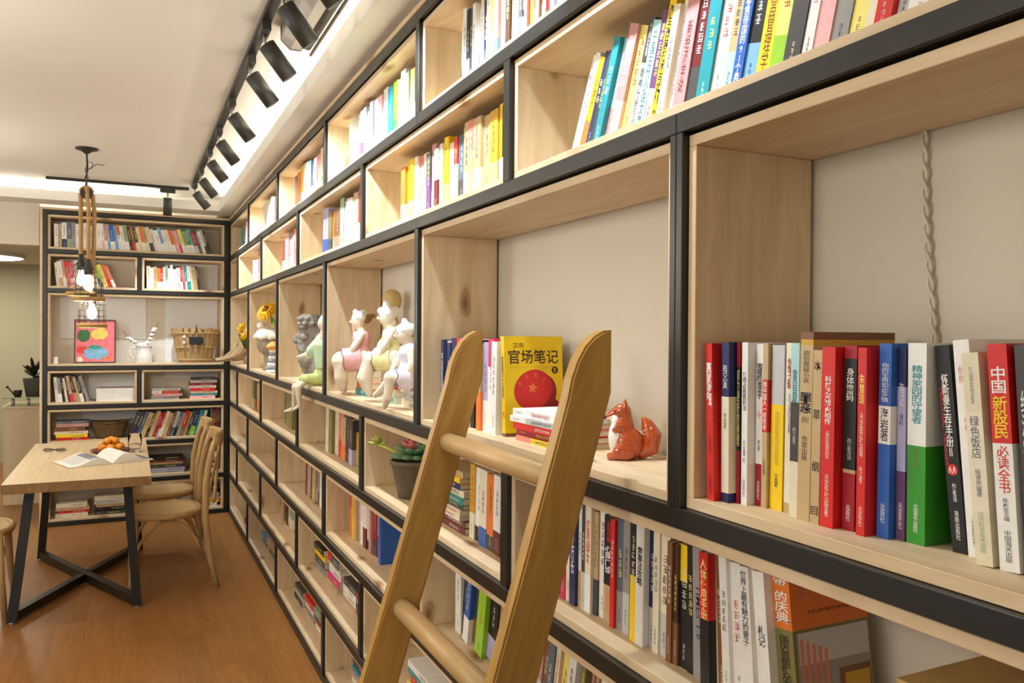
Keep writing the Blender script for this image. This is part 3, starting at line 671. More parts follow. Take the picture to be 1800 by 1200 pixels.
epile('cream red tan cream', -1.18, 0, 'left pile, bottom row of end bookcase', 116, Lr=(.2, .22), Tr=(.02, .03))
epile('charcoal black tan silver cream', -.93, 0, 'second pile, bottom row of end bookcase', 117, Lr=(.2, .22), Tr=(.022, .032))
epile('white yellow rose sage maroon navy', -.26, 0, 'right pile, bottom row of end bookcase', 118, Lr=(.18, .2), Tr=(.02, .03))

# --- tall row, fifth bay from the corner: behind the ladder
fill('navy ivory navy/charcoal navy red/crimson cream/ivory ivory black green/charcoal tan/orange@.45 lilac/white magenta/white@.7 white', 2.005, 1.655, (.205, .222), lambda f: 0 - 1.5 * f, longpos(4), lb('tall', 'fifth'), 'books behind the ladder', seed=121, recess=(.045, .06), special={0: dict(t=[('中国机器人', .3, .85, 'white', .5, .005)])})
def cover_art(pr, T, H, D):
    y = -T / 2 - .0003; u = (1, 0, 0); v = (0, 0, 1); dk = ink('maroon')
    put_text(pr, '官场笔记', (D * .5, y, H * .72), u, v, D * .86, H * .145, ink('chocolate'), False, .014)
    put_text(pr, '卫东', (D * .24, y, H * .885), u, v, D * .2, H * .05, ink('chocolate'), False, .01)
    def disc(cx, cz, a, b, rot, m, yy, n=32):
        c, s = math.cos(rot), math.sin(rot)
        pr.quad([(cx + a * math.cos(t) * c - b * math.sin(t) * s, yy, cz + a * math.cos(t) * s + b * math.sin(t) * c) for t in [2 * PI * i / n for i in range(n)]], m)
    disc(D * .86, H * .655, .0085, .0085, 0, ink('chocolate'), y)
    put_text(pr, '5', (D * .86, y - .0002, H * .655 - .005), u, v, .006, .010, ink('yellow'), False, .02)
    for q in range(2): put_greek(pr, (D * .86, y, H * (.69 - q * .02)), (0, 0, -1), (-1, 0, 0), H * .008, D * .8, ink('gold' if q else 'brown'), random.Random(5 + q))
    # red seal stamp seen from below, with a star
    pr.quad([(D * .70, y, H * .29), (D * .97, y, H * .245), (D * .99, y, H * .29), (D * .80, y, H * .39)], ink('crimson'))
    disc(D * .56, H * .425, D * .33, D * .30, .5, ink('crimson'), y - .0001)
    disc(D * .48, H * .46, D * .335, D * .295, .5, ink('red'), y - .0002)
    st = [((.22 if i % 2 == 0 else .09) * D * .42 * math.cos(PI / 2 + i * PI / 5 - .15) * 1.0 + D * .47, y - .0004, (.22 if i % 2 == 0 else .09) * D * .42 * math.sin(PI / 2 + i * PI / 5 - .15) + H * .475) for i in range(10)]
    pr.quad(st, ink('orange'))
    for q, a in enumerate((2.6, 2.0, 1.4, .8)):
        cx, cz = D * .48 + D * .23 * math.cos(a), H * .455 + D * .22 * math.sin(a)
        put_text(pr, '官场笔记'[q], (cx, y - .0004, cz - .005), (math.cos(a - PI / 2), 0, math.sin(a - PI / 2)), (math.cos(a), 0, math.sin(a)), .009, .011, ink('orange'), False, 0)
    put_greek(pr, (D * .9, y, H * .10), (0, 0, -1), (-1, 0, 0), H * .008, D * .2, ink('brown'), random.Random(9))
yb = book([(0, .03, 'brown'), (.03, 1, 'yellow')], .017, .225, .15, (.056, 1.628, ZF(4)), 3.5, 0, 0, [('官场笔记小公务员', .38, .80, 'chocolate', .6, .02), ('大', .18, .26, 'red', .6, .02)], True, random.Random(3), cover_print=cover_art)
tag(yb, 'bright yellow paperback with a red seal stamp on its cover, behind the ladder', 'book')
pile('yellow/salmon crimson red silver/white white', .052, 1.475, ZF(4), 'pile between the yellow book and the fox', 'pile beside the fox', 123, Lr=(.205, .222), Tr=(.0115, .0155), Dr=(.15, .16))
# stacks the figurines sit on

# ------------------------------------------------------------------ objects on the long bookcase
def V(*a): return Vector(a)
SKIN = mat('figurine_clay', srgb(236, 222, 198), 0.5, 0, 0.05, 40, bump=0.1)
def limb(mb, pts, rad, m): mb.tube(pts, rad, m, 10); [mb.ball(p, r, m, 10, 6) for p, r in zip(pts, rad if isinstance(rad, (list, tuple)) else [rad] * len(pts))]

def seated_lady(label, loc, dress_c, pose, rz=0.0, hat_c=(240, 238, 230), hair_c=None):
    """plump clay lady sitting at the origin (seat), facing -x; pose gives joints"""
    e = empty('figurine', loc, (0, 0, rz)); tag(e, label, 'figurine', 'clay ladies sitting on the books')
    dm = mat('dress_%d_%d_%d' % dress_c, srgb(*dress_c), 0.5, 0, 0.08, 60, bump=0.15)
    wm = mat('figurine_white', srgb(*hat_c), 0.4, 0, 0.03, 40)
    b = MB()
    limb(b, [V(0, 0, .085), pose['neck']], [.026, .016], SKIN)
    b.ball(pose['head'], (.027, .024, .031), SKIN, 14, 10)
    b.ball(Vector(pose['head']) + V(-.027, 0, -.004), (.009, .006, .006), SKIN, 8, 6)      # nose
    for arm in pose['arms']: limb(b, arm, [.015, .0125, .009][:len(arm)], SKIN)
    for leg in pose['legs']: limb(b, leg, pose.get('lr', [.034, .029, .021, .012])[:len(leg)], SKIN)
    blob('body', b, .0045, e)
    d = MB(); d.lathe([(.034, -.02), (.046, .0), (.038, .03), (.028, .055), (.034, .085), (.030, .105), (.012, .118)], dm, 20, (.0, 0), 1.0, 1.15)
    sk = pose.get('skirt')
    ends = []
    for leg in pose['legs']:
        p0, p1 = Vector(leg[0]), Vector(leg[1]); pe = p0.lerp(p1, sk); rr = pose.get('lr', [.034, .029])
        d.tube([p0, pe], [rr[0] + .009, rr[0] * (1 - sk) + rr[1] * sk + .009], dm, 16); ends.append((pe, (p1 - p0).normalized(), rr[0] * (1 - sk) + rr[1] * sk + .009))
    blob('dress', d, .0045, e, sm=2)
    for c, dr, r_ in ends:                                            # dark scalloped hem
        fr = MB(); u = dr.cross(V(0, 1, 0)).normalized(); w = dr.cross(u); n = 36
        fr.tube([c + dr * .003 * math.sin(i * PI / 3) + (u * math.cos(2 * PI * i / n) + w * math.sin(2 * PI * i / n)) * (r_ - .0005) for i in range(n)], .0012, mat('hem_line', srgb(70, 70, 74), 0.6), 5, closed=True)
        fr.build('hem', e)
    h = MB(); hd = Vector(pose['head'])
    h.ball(hd + V(.006, 0, .014), (.030, .028, .024), wm, 14, 8)
    for k, (dx, dz, r) in enumerate(pose.get('hat', [(.02, .03, .014), (-.012, .034, .010), (.03, .012, .012)])): h.ball(hd + V(dx, 0, dz), (r, r * .8, r * 1.2), wm, 10, 6)
    blob('head_scarf', h, .004, e, sm=2)
    if hair_c:
        h = MB(); hm = mat('figurine_hair', srgb(*hair_c), 0.6)
        h.ball(hd + V(.03, 0, .008), (.022, .02, .018), hm); h.ball(hd + V(.05, 0, .02), (.018, .012, .008), hm); blob('hair', h, .004, e, sm=2)
    fc = MB()
    for s in (-1, 1): fc.ball(hd + V(-.0235, s * .010, .004), (.003, .004, .002), mat('figurine_ink', srgb(60, 50, 60), 0.5), 6, 4)
    fc.ball(hd + V(-.0255, 0, -.012), (.003, .005, .002), mat('figurine_lip', srgb(190, 80, 80), 0.5), 6, 4)
    fc.build('face_paint', e)
    return e

zc = ZF(4)
# books under the figurines
pile('teal orange cream white', .075, 2.93, zc, 'pile under the pink figurine', 'piles under the figurines', 124, Lr=(.15, .165), Tr=(.022, .026))
pile('cyan/white silver red ivory white', .070, 2.60, zc, 'pile under the yellow figurine', 'piles under the figurines', 125, Lr=(.165, .18), Tr=(.021, .026))
pile('ivory silver white', .068, 2.345, zc, 'pile under the lavender figurine', 'piles under the figurines', 126, Lr=(.165, .175), Tr=(.022, .026))
seated_lady('clay lady in a pink dress, hand to her head, sitting on books', (.085, 2.965, zc + .128), (236, 176, 178),
            rz=R(-14), pose=dict(neck=(.0, 0, .115), head=(-.012, .004, .150), arms=[[(0, .035, .098), (-.02, .085, .085), (-.028, .05, .138)], [(0, -.035, .098), (-.03, -.055, .05), (-.05, -.045, .005)]],
                 legs=[[(0, .025, .01), (-.075, .045, .0), (-.075, .055, -.06), (-.065, .06, -.113)], [(0, -.025, .01), (-.075, -.03, .0), (-.075, -.035, -.06), (-.07, -.03, -.10)]],
                 lr=[.036, .036, .026, .014], skirt=.92), hair_c=(150, 110, 66))
seated_lady('clay lady in a pale yellow dress sitting between the pink and lavender ones', (.095, 2.61, zc + .138), (240, 234, 170),
            rz=R(-14), pose=dict(neck=(-.01, 0, .12), head=(-.018, .0, .148), arms=[[(0, .035, .100), (-.035, .055, .055), (-.055, .06, -.01)], [(0, -.035, .1), (-.03, -.05, .05), (-.045, -.04, .01)]],
                 legs=[[(0, .025, .01), (-.07, .05, .005), (-.095, .06, -.06), (-.085, .065, -.10)], [(0, -.025, .01), (-.07, .0, .005), (-.085, .0, -.06), (-.075, .0, -.11)]],
                 skirt=.8, hat=[(.0, .042, .014), (.03, .02, .016), (-.02, .02, .012), (.02, -.02, .014)]))
seated_lady('clay lady in a lavender dress with long bare legs stretched out', (.07, 2.345, zc + .086), (222, 214, 226),
            rz=R(-10), pose=dict(neck=(.0, 0, .115), head=(-.016, .0, .142), arms=[[(0, .035, .096), (-.035, .05, .055), (-.05, .05, .015)], [(0, -.035, .096), (.0, -.05, .05), (-.02, -.04, .0)]],
                 legs=[[(0, .025, .01), (-.05, .04, .005), (-.075, .09, -.035), (-.09, .13, -.052)], [(0, -.025, .01), (-.06, -.02, .012), (-.068, -.015, -.05), (-.075, .0, -.076)]],
                 lr=[.030, .022, .014, .010], skirt=.7, hat=[(.0, .04, .010), (.025, .02, .012), (-.02, .02, .008)]), hair_c=(186, 120, 72))
# tall plain ochre figure behind them
oc = MB(); om = mat('ochre_clay', srgb(200, 170, 110), 0.6, 0, 0.08, 30, bump=.1)
oc.lathe([(.055, 0), (.06, .06), (.068, .14), (.055, .22), (.032, .285), (.026, .31)], om, 24, (0, 0), .62, 1.2); oc.ball((0, 0, .352), (.036, .042, .046), om, 16, 12); oc.ball((.0, -.03, .36), (.03, .022, .034), om, 12, 8)
tag(blob('statuette', oc, .006, None, (.178, 2.885, zc)), 'tall ochre clay statuette with a bun standing behind the seated ladies', 'statuette')

# lady in green sitting on the shelf edge, legs hanging over it
ge = empty('figurine', (.055, 3.56, zc)); tag(ge, 'clay figure in a green dress sitting on the shelf edge, legs hanging down', 'figurine')
gm = mat('dress_green', srgb(196, 222, 184), 0.45, 0, 0.08, 50, bump=.15); gs = mat('trousers_green', srgb(196, 206, 130), 0.45, 0, 0.08, 50)
b = MB(); limb(b, [V(-.062, .02, .028), V(-.098, .035, -.005), V(-.092, .09, -.10), V(-.10, .105, -.112), V(-.125, .14, -.122)], [.016, .017, .011, .010, .006], SKIN)
limb(b, [V(-.062, -.03, .026), V(-.098, -.03, -.005), V(-.09, -.02, -.085), V(-.112, -.015, -.10)], [.016, .016, .011, .007], SKIN)
limb(b, [V(-.0, .02, .175), V(-.035, .065, .135), V(-.055, .10, .128), V(-.07, .125, .125)], [.020, .018, .012, .008], SKIN)
limb(b, [V(.0, -.03, .18), V(.015, -.04, .25)], [.02, .018], SKIN); b.ball((.012, -.04, .275), (.03, .027, .033), SKIN)
blob('body', b, .0045, ge)
b = MB(); limb(b, [V(.01, 0, .03), V(-.065, .02, .03)], [.030, .022], gs); limb(b, [V(.01, 0, .03), V(-.065, -.03, .028)], [.029, .021], gs); b.ball((.012, 0, .05), (.036, .045, .04), gs); blob('trousers', b, .0045, ge)
b = MB(); b.lathe([(.03, .075), (.036, .10), (.04, .14), (.046, .18), (.032, .215), (.016, .232)], gm, 18, (.01, -.012), .9, 1.15); limb(b, [V(.01, .02, .19), V(-.02, .05, .152)], [.032, .03], gm); blob('dress', b, .0045, ge)
b = MB(); b.ball((.022, -.04, .29), (.032, .03, .028), mat('figurine_white', srgb(240, 238, 230), .4)); blob('head_scarf', b, .004, ge)

# grey classical head with beard
bm_ = mat('bust_stone', srgb(150, 142, 132), 0.75, 0, 0.25, 25, bump=.35)
hb = empty('bust', (.115, 3.90, zc), (0, 0, R(-12))); tag(hb, 'grey stone head of a bearded man in profile on a dark base', 'bust')
b = MB()
b.ball((.02, 0, .235), (.078, .064, .085), bm_, 18, 12); b.ball((-.022, 0, .20), (.050, .048, .070), bm_, 16, 10)
b.tube([(-.066, 0, .268), (-.074, 0, .240), (-.104, 0, .196)], [.010, .011, .013], bm_, 8); b.ball((-.098, 0, .193), (.015, .019, .010), bm_)
b.tube([(-.050, .046, .262), (-.078, .018, .262), (-.080, 0, .258), (-.078, -.018, .262), (-.050, -.046, .262)], [.008, .012, .010, .012, .008], bm_, 8)
for s in (-1, 1):
    b.ball((-.052, s * .036, .212), (.020, .014, .016), bm_)
    b.tube([(-.086, 0, .172), (-.086, s * .018, .164), (-.066, s * .040, .142)], [.012, .012, .007], bm_, 8)
    b.ball((.012, s * .064, .215), (.016, .008, .026), bm_)
b.ball((-.078, 0, .150), (.010, .016, .006), bm_); b.ball((-.048, 0, .165), (.034, .034, .03), bm_); b.ball((-.074, 0, .186), (.020, .022, .020), bm_); b.ball((-.07, 0, .215), (.022, .024, .03), bm_); b.ball((-.058, 0, .228), (.022, .034, .034), bm_); b.ball((-.045, 0, .13), (.03, .036, .04), bm_)
for i, (x, z, r) in enumerate([(-.070, .128, .022), (-.068, .106, .024), (-.060, .082, .022), (-.040, .10, .032), (-.056, .058, .017), (-.05, .035, .011)]): b.ball((x, (-1) ** i * .006, z), (r, r * 1.2, r), bm_)
b.tube([(.015, 0, .17), (.02, 0, .04)], [.05, .058], bm_, 14)
b.lathe([(.074, .262), (.082, .285), (.080, .322), (.070, .322), (.066, .30)], bm_, 22, (.012, 0), 1.1, .92)
blob('head', b, .0042, hb, sm=1)
b = MB()
for i in range(26):
    a = 2 * PI * i / 13 + (i // 13) * .2; zz = .275 + .026 * (i // 13); b.ball((.012 + .092 * math.cos(a), .076 * math.sin(a), zz), (.015, .013, .013), bm_, 8, 6)
b.build('curls', hb)
b = MB(); bd_ = mat('bust_base_stone', srgb(84, 78, 72), .8, 0, .2, 25, bump=.3); b.lathe([(.062, 0), (.066, .03), (.05, .045), (.045, .05)], bd_, 20, (.02, 0)); b.build('base', hb)
# dark ribbed jar beside the green figure
b = MB(); b.lathe([(.030, 0), (.032, .05), (.026, .055), (.05, .07), (.062, .10), (.056, .135), (.030, .15), (.0, .15)], mat('ribbed_stone', srgb(96, 90, 84), .8, 0, .2, 40, bump=.5), 22)
tag(b.build('jar', None, (.15, 3.555, zc)), 'dark grey ribbed jar standing behind the green figure', 'jar')
b = MB(); b.lathe([(.020, 0), (.022, .03), (.016, .034), (.021, .038), (.019, .06), (.0, .07)], mat('white_glaze', srgb(226, 228, 226), .25), 16)
tag(b.build('small_jar', None, (.06, 3.325, zc)), 'small white lidded jar at the right of the green figure', 'jar')

# sunflower in a woolly sheep vase
def sunflower(name, par, stem, tilt, r, leaves=()):
    f = MB(); pm = mat('petal_yellow', srgb(252, 196, 20), .55, 0, .1, 60); dm = mat('flower_disc', srgb(150, 92, 20), .8, 0, .2, 120)
    c = Vector(stem[-1]); n = Vector(tilt).normalized(); u = n.cross(V(0, 0, 1)).normalized() if abs(n.z) < .95 else V(1, 0, 0); w = n.cross(u)
    for ring, (rr, k, lift) in enumerate(((r, 22, -.008), (r * .97, 22, .0), (r * .86, 20, .008), (r * .66, 16, .016))):
        for i in range(k):
            a = 2 * PI * (i + ring * .5) / k; d = u * math.cos(a) + w * math.sin(a); t = n.cross(d)
            p0 = c + d * r * .25 + n * lift; p1 = c + d * rr * .7 + t * rr * .2 + n * (lift + .006); p2 = c + d * rr + n * (lift - .002); p3 = c + d * rr * .7 - t * rr * .2 + n * (lift + .006)
            f.quad([p0, p1, p2, p3], pm)
    fl = f.build('petals', par)
    d = MB(); d.ball(c + n * .010, (r * .32, r * .32, r * .32), dm, 12, 8); d.build('disc', par)
    g = mat('stem_green', srgb(110, 160, 60), .5, 0, .1, 40); s = MB(); s.tube(stem, .005, g, 8); s.build('stem', par)
    for p, q, wd_ in leaves:
        p, q = Vector(p), Vector(q); dr = q - p; sd = dr.cross(V(1, 0, .3)).normalized() * wd_
        l = MB(); nrm = dr.cross(sd).normalized() * .006; m1 = p + dr * .45
        l.quad([p, m1 + sd + nrm, q, m1], g); l.quad([p, m1, q, m1 - sd + nrm], g); l.build('leaf', par)
sv = empty('sheep_vase', (.085, 5.17, zc)); tag(sv, 'white woolly sheep vase with a grey body', 'vase')
gy = mat('sheep_grey', srgb(150, 138, 120), .7, 0, .12, 30, bump=.2); wl = mat('sheep_wool', srgb(236, 230, 218), .7, 0, .05, 40, bump=.4)
b = MB(); b.ball((0, 0, .165), (.075, .085, .075), gy, 20, 14); b.tube([(0, 0, .10), (0, 0, .0)], [.03, .04], gy, 14); blob('body', b, .006, sv)
b = MB(); b.ball((-.005, .0, .222), (.078, .088, .048), wl, 18, 10)
for i in range(16): a = 2 * PI * i / 16; b.ball((-.005 + .074 * math.cos(a), .084 * math.sin(a), .206 + .006 * (i % 2)), .018, wl, 8, 6)
blob('wool', b, .006, sv, sm=1)
b = MB(); b.ball((-.045, 0, .278), (.030, .026, .022), wl); b.tube([(-.01, 0, .25), (-.035, 0, .272)], [.03, .02], wl); blob('head', b, .005, sv)
b = MB()
for s in (-1, 1): b.ball((-.035, s * .028, .285), (.009, .016, .006), mat('sheep_ear', srgb(220, 160, 130), .6))
b.build('ears', sv)
sf = empty('sunflower', (.085, 5.13, zc)); tag(sf, 'large yellow sunflower leaning over the sheep vase', 'flower')
sunflower('sunflower', sf, [(.03, -.02, .26), (.02, -.03, .31), (-.02, .0, .37)], (-.6, -.45, .65), .078, [((.02, -.03, .30), (.04, -.09, .25), .03), ((.015, -.03, .32), (-.01, -.09, .30), .026)])
# little doll with an orange cap
dl = empty('doll', (.05, 4.80, zc)); tag(dl, 'small doll in a striped grey dress with an orange cap', 'doll')
b = MB(); 
for i in range(6):
    z0_, z1_ = .02 * i, .02 * (i + 1); r0, r1 = .040 - .0035 * i, .040 - .0035 * (i + 1)
    b.lathe([(r0, z0_), (r1, z1_)], mat('doll_stripe_%d' % (i % 2), srgb(*((232, 232, 228), (140, 142, 150))[i % 2]), .7), 16)
b.build('dress', dl)
b = MB(); b.ball((0, 0, .135), (.024, .024, .026), SKIN); b.build('head', dl)
b = MB(); b.ball((0, 0, .152), (.038, .036, .022), mat('doll_cap', srgb(226, 160, 80), .7, bump=.2)); b.ball((0, 0, .172), (.02, .02, .012), MATS['doll_cap']); blob('cap', b, .004, dl)
# wrapped sunflowers in the corner bay
bq = empty('bouquet', (.06, 6.30, zc)); tag(bq, 'yellow sunflowers wrapped in brown paper in the corner bay', 'bouquet')
kp = mat('kraft_paper', srgb(176, 150, 110), .8, 0, .12, 30, bump=.3)
b = MB(); n = 20
pts0 = [Vector((.02 * math.cos(2 * PI * i / n), .02 * math.sin(2 * PI * i / n), 0)) for i in range(n)]
prof = [(V(-.17, .1, .028), .016), (V(-.11, .06, .04), .022), (V(-.05, .03, .065), .045), (V(.01, 0, .11), .075), (V(.03, -.02, .155), .088)]
for (c0, r0), (c1, r1) in zip(prof[:-1], prof[1:]):
    for i in range(n):
        q = []
        for (c, r, k) in ((c0, r0, i), (c0, r0, i + 1), (c1, r1, i + 1), (c1, r1, i)):
            a = 2 * PI * k / n; rr = r * (1 + .10 * math.sin(5 * a)); ax = V(.75, -.4, .5).normalized(); uu = ax.cross(V(0, 0, 1)).normalized(); ww = ax.cross(uu); p = c + (uu * math.cos(a) + ww * math.sin(a)) * rr; p.z = max(p.z, .002); q.append(p)
        b.quad(q, kp, True)
b.build('paper', bq)
b = MB(); b.tube([V(-.07, .04, .058) + V(0, .03 * math.cos(2 * PI * i / 16), .03 * math.sin(2 * PI * i / 16)) for i in range(16)], .005, mat('ribbon_cream', srgb(230, 216, 190), .6), 6, closed=True); b.build('ribbon', bq)
b = MB(); b.lathe([(.0, 0), (.05, 0), (.056, .035), (.05, .07), (.0, .07)], mat('sack_brown', srgb(140, 112, 80), .9, bump=.4), 16, (.06, -.06)); b.build('sack', bq)
for j, (p, t) in enumerate([((-.0, -.02, .20), (-.7, -.3, .5)), ((.0, .03, .27), (-.8, -.2, .4)), ((.05, -.05, .25), (-.6, -.4, .5))]):
    sunflower('s', bq, [(.03, -.02, .12), p], t, .045, [((.02, -.02, .16), (-.05, -.06, .24 - .05 * j), .02)])

# succulent in a dark pot
zd = ZF(3)
sp = empty('potted_succulent', (.105, 2.395, zd)); tag(sp, 'succulent rosette with a pink heart in a dark tapered pot', 'potted plant')
pm_ = mat('pot_clay', srgb(110, 98, 82), .8, 0, .15, 30, bump=.2)
b = MB(); b.lathe([(.050, 0), (.072, .105), (.078, .107), (.078, .118), (.070, .118), (.066, .10), (.0, .10)], pm_, 28); b.build('pot', sp)
def leafmesh(r, wd_, mt): 
    m = MB(); m.ball((r * .5, 0, 0), (r * .52, wd_, r * .10), mt, 8, 6); return m.mesh('leaf')
sg = mat('succulent_green', srgb(110, 150, 104), .5, 0, .2, 30); sk_ = mat('succulent_pink', srgb(214, 120, 116), .5, 0, .2, 30); sl = mat('succulent_lime', srgb(186, 196, 92), .5)
for ring, (k, r, wd_, el, mt) in enumerate(((11, .078, .020, 5, sg), (10, .068, .019, 24, sg), (9, .056, .017, 42, sk_), (7, .044, .014, 58, sk_), (5, .030, .010, 74, sk_))):
    me = leafmesh(r, wd_, mt)
    for i in range(k): link('leaf', me, sp, (0, 0, .125 + ring * .007), (0, -R(el), 2 * PI * (i + .5 * ring) / k))
me = leafmesh(.05, .013, sg)
for i in range(9): link('leaf', me, sp, (.02, -.05, .15), (0, -R(30 + 20 * (i % 3)), 2 * PI * i / 9))
b = MB(); b.tube([(-.03, .05, .13), (-.06, .10, .145), (-.075, .145, .15)], .0045, sl, 8); b.build('side_stem', sp)
me = leafmesh(.035, .007, sl)
for i in range(7): link('leaf', me, sp, (-.075, .145, .15), (0, -R(15 + 25 * (i % 3)), 2 * PI * i / 7))

# glazed fox
fx = empty('fox_ornament', (.125, 1.243, zc), (0, 0, R(-32))); tag(fx, 'glossy orange ceramic fox with a white chest sitting beside the ladder', 'ornament')
fo = mat('fox_glaze', srgb(172, 72, 28), .12, 0, .05, 20, .6, coat=.6); fw = mat('fox_white_glaze', srgb(240, 234, 222), .15, 0, .02, 20, .6, coat=.5); fk = mat('fox_black_glaze', srgb(24, 20, 20), .15, coat=.5)
b = MB()
b.ball((.004, 0, .030), (.030, .027, .032), fo, 18, 12); b.ball((-.004, 0, .055), (.021, .020, .030), fo, 16, 10); b.tube([(-.002, 0, .06), (-.004, 0, .088)], [.017, .014], fo, 12)
b.ball((-.007, 0, .090), (.017, .0165, .014), fo, 14, 10); b.tube([(-.012, 0, .090), (-.030, 0, .081), (-.038, 0, .077)], [.0125, .0065, .0035], fo, 10)
for s in (-1, 1):
    b.tube([(-.002, s * .010, .097), (-.001, s * .013, .112)], [.0065, .0018], fo, 8)
    b.ball((-.004, s * .021, .016), (.022, .010, .016), fo); b.ball((-.024, s * .016, .005), (.012, .008, .0055), fo); b.tube([(-.012, s * .017, .066), (-.022, s * .013, .052)], [.008, .006], fo, 8)
blob('body', b, .0022, fx, sm=4)
b = MB(); b.ball((-.0145, -.002, .040), (.0185, .0165, .035), fw, 16, 12); b.ball((-.0175, -.001, .070), (.0105, .0115, .017), fw); b.tube([(-.018, 0, .0815), (-.030, 0, .0780), (-.0365, 0, .0755)], [.0098, .006, .0032], fw, 10); blob('chest', b, .0022, fx, sm=3)
b = MB(); b.tube([(.026, 0, .010), (.044, 0, .022), (.048, 0, .046), (.038, 0, .068), (.030, 0, .079)], [.011, .018, .019, .0115, .003], fo, 12); b.ball((.026, 0, .011), .010, fo); blob('tail', b, .0022, fx, sm=3)
b = MB()
for i in range(16): b.ball((.036 + .010 * math.cos(i * 2.4), -.0135 - .002 * math.cos(i), .046 + .016 * ((i * .37) % 1)), .0011, fw, 6, 4)
b.build('tail_spots', fx)
b = MB(); b.ball((-.0400, 0, .0775), .0042, fk, 10, 8); b.build('nose', fx)
b = MB()
for s in (-1, 1): b.ball((-.019, s * .0095, .0895), (.003, .0022, .0016), fk, 6, 4)
b.build('eyes', fx)

# twisted white cable on the wall
tw = empty('twisted_cable', (WALLX - .006, .705, 1.18)); tag(tw, 'twisted white electric cable hanging down the wall in the tall bay', 'cable')
cw = mat('cable_white', srgb(226, 216, 198), .6)
for s in (0, 1):
    b = MB(); b.tube([(-.0015 + .0026 * math.cos(q * .55 + s * PI), (.018 * (1 - q / 120) ** 2 - .012 + .004 * math.sin(q * .06)) + .0032 * math.sin(q * .55 + s * PI), .50 - .50 * q / 120) for q in range(121)], .0022, cw, 6); b.build('strand', tw)
# kraft box in the fourth row, near the camera
kb = empty('cardboard_box', (.135, .48, zd)); tag(kb, 'yellow brown cardboard box low in the camera-side bay', 'box')
km = mat('kraft_box', srgb(190, 158, 92), .7, 0, .06, 20)
b = MB(); b.box(-.075, .08, -.11, .125, 0.0005, .112, km); b.build('body', kb); b = MB(); b.box(-.0775, .0825, -.1125, .1275, .1125, .136, km); b.build('lid', kb)
# plants and bowl in the lowest rows by the corner
pp = empty('potted_plant', (.11, 5.35, ZF(1))); tag(pp, 'little plant with yellow green leaves in the sixth row near the corner', 'potted plant')
b = MB(); b.lathe([(.03, 0), (.04, .06), (.036, .06), (.0, .055)], mat('pink_pot', srgb(196, 150, 130), .7), 16); b.build('pot', pp)
me = leafmesh(.06, .016, sl)
for i in range(10): link('leaf', me, pp, (0, 0, .065 + .006 * (i % 3)), (0, -R(20 + 22 * (i % 3)), 2 * PI * i / 10))
b = MB(); b.lathe([(.0, .0), (.05, .0), (.095, .05), (.10, .075), (.094, .075), (.088, .052), (.045, .01), (.0, .01)], mat('bowl_brown', srgb(120, 92, 60), .6, 0, .15, 20), 24)
tag(b.build('bowl', None, (.11, 5.75, ZF(0))), 'brown wooden bowl in the bottom row by the corner', 'bowl')
bf = book([(0, 1, 'blue')], .030, .198, .15, (.075, 2.675, ZF(2)), 0, 0, 0, None, False, random.Random(8)); tag(bf, 'plain bright blue folder beside the ladder in the fifth row', 'folder')

# ------------------------------------------------------------------ ladder
ld = empty('ladder', (-.26, 1.31, 0)); tag(ld, 'oak ladder with rounded stile tops and round rungs leaning on the bookcase', 'ladder')
SL = .295
xb = lambda z: -.030 - SL * max(0, 1.317 - z)
prof = [(-.030, 1.414), (-.030, 1.317), (xb(0.0), 0.0), (xb(0.0) - .078, 0.0), (-.1075, 1.307), (-.1005, 1.340), (-.090, 1.367), (-.076, 1.390), (-.060, 1.405), (-.044, 1.413)]
lean_a = math.atan(SL)
# built in a frame whose z follows the stile so that the grain runs along it
rotm = Matrix.Rotation(-lean_a, 3, 'Y')
def stile(y0, y1):
    m = bpy.data.meshes.new('stile'); bm = bmesh.new()
    def tol(p): q = rotm @ Vector((p[0], 0, p[1])); return q
    a = [bm.verts.new((tol(p).x, y0, tol(p).z)) for p in prof]; c = [bm.verts.new((tol(p).x, y1, tol(p).z)) for p in prof]
    n = len(prof); bm.faces.new(a); bm.faces.new(list(reversed(c)))
    for i in range(n): bm.faces.new((a[i], c[i], c[(i + 1) % n], a[(i + 1) % n]))
    bmesh.ops.recalc_face_normals(bm, faces=bm.faces[:])
    bmesh.ops.bevel(bm, geom=[e for e in bm.edges if len({round(v.co.y, 4) for v in e.verts}) == 1], offset=.0035, segments=2, affect='EDGES')
    bm.to_mesh(m); bm.free(); m.materials.append(OAKS); 
    o = link('stile', m, ld); o.matrix_world = Matrix.Translation((0, 0, 0)); 
    o.rotation_euler = (0, lean_a, 0); o.location = (.26, -1.31, 0); return o
OAKS = wood('stile_oak', 2, (0.53, 0.315, 0.088), (0.35, 0.19, 0.043), (.2, .1, .03), knots=False, rough=.4, freq=44, along=2.2)
OAKR = wood('rung_oak', 1, (0.60, 0.40, 0.18), (0.47, 0.29, 0.115), (.2, .1, .03), knots=False, rough=.38, freq=26, along=1.5)
stile(1.05, 1.08); stile(1.55, 1.58)
for z in (.193, .523, .853, 1.183):
    x = (xb(z) - .030 - SL * (1.317 - z) - .0765) / 2 - .0; x = xb(z) - .039
    b = MB(); b.tube([(0, -.232, 0), (0, .238, 0)], .0195, OAKR, 18); b.build('rung', ld, (x + .26, 1.3125 - 1.31, z))

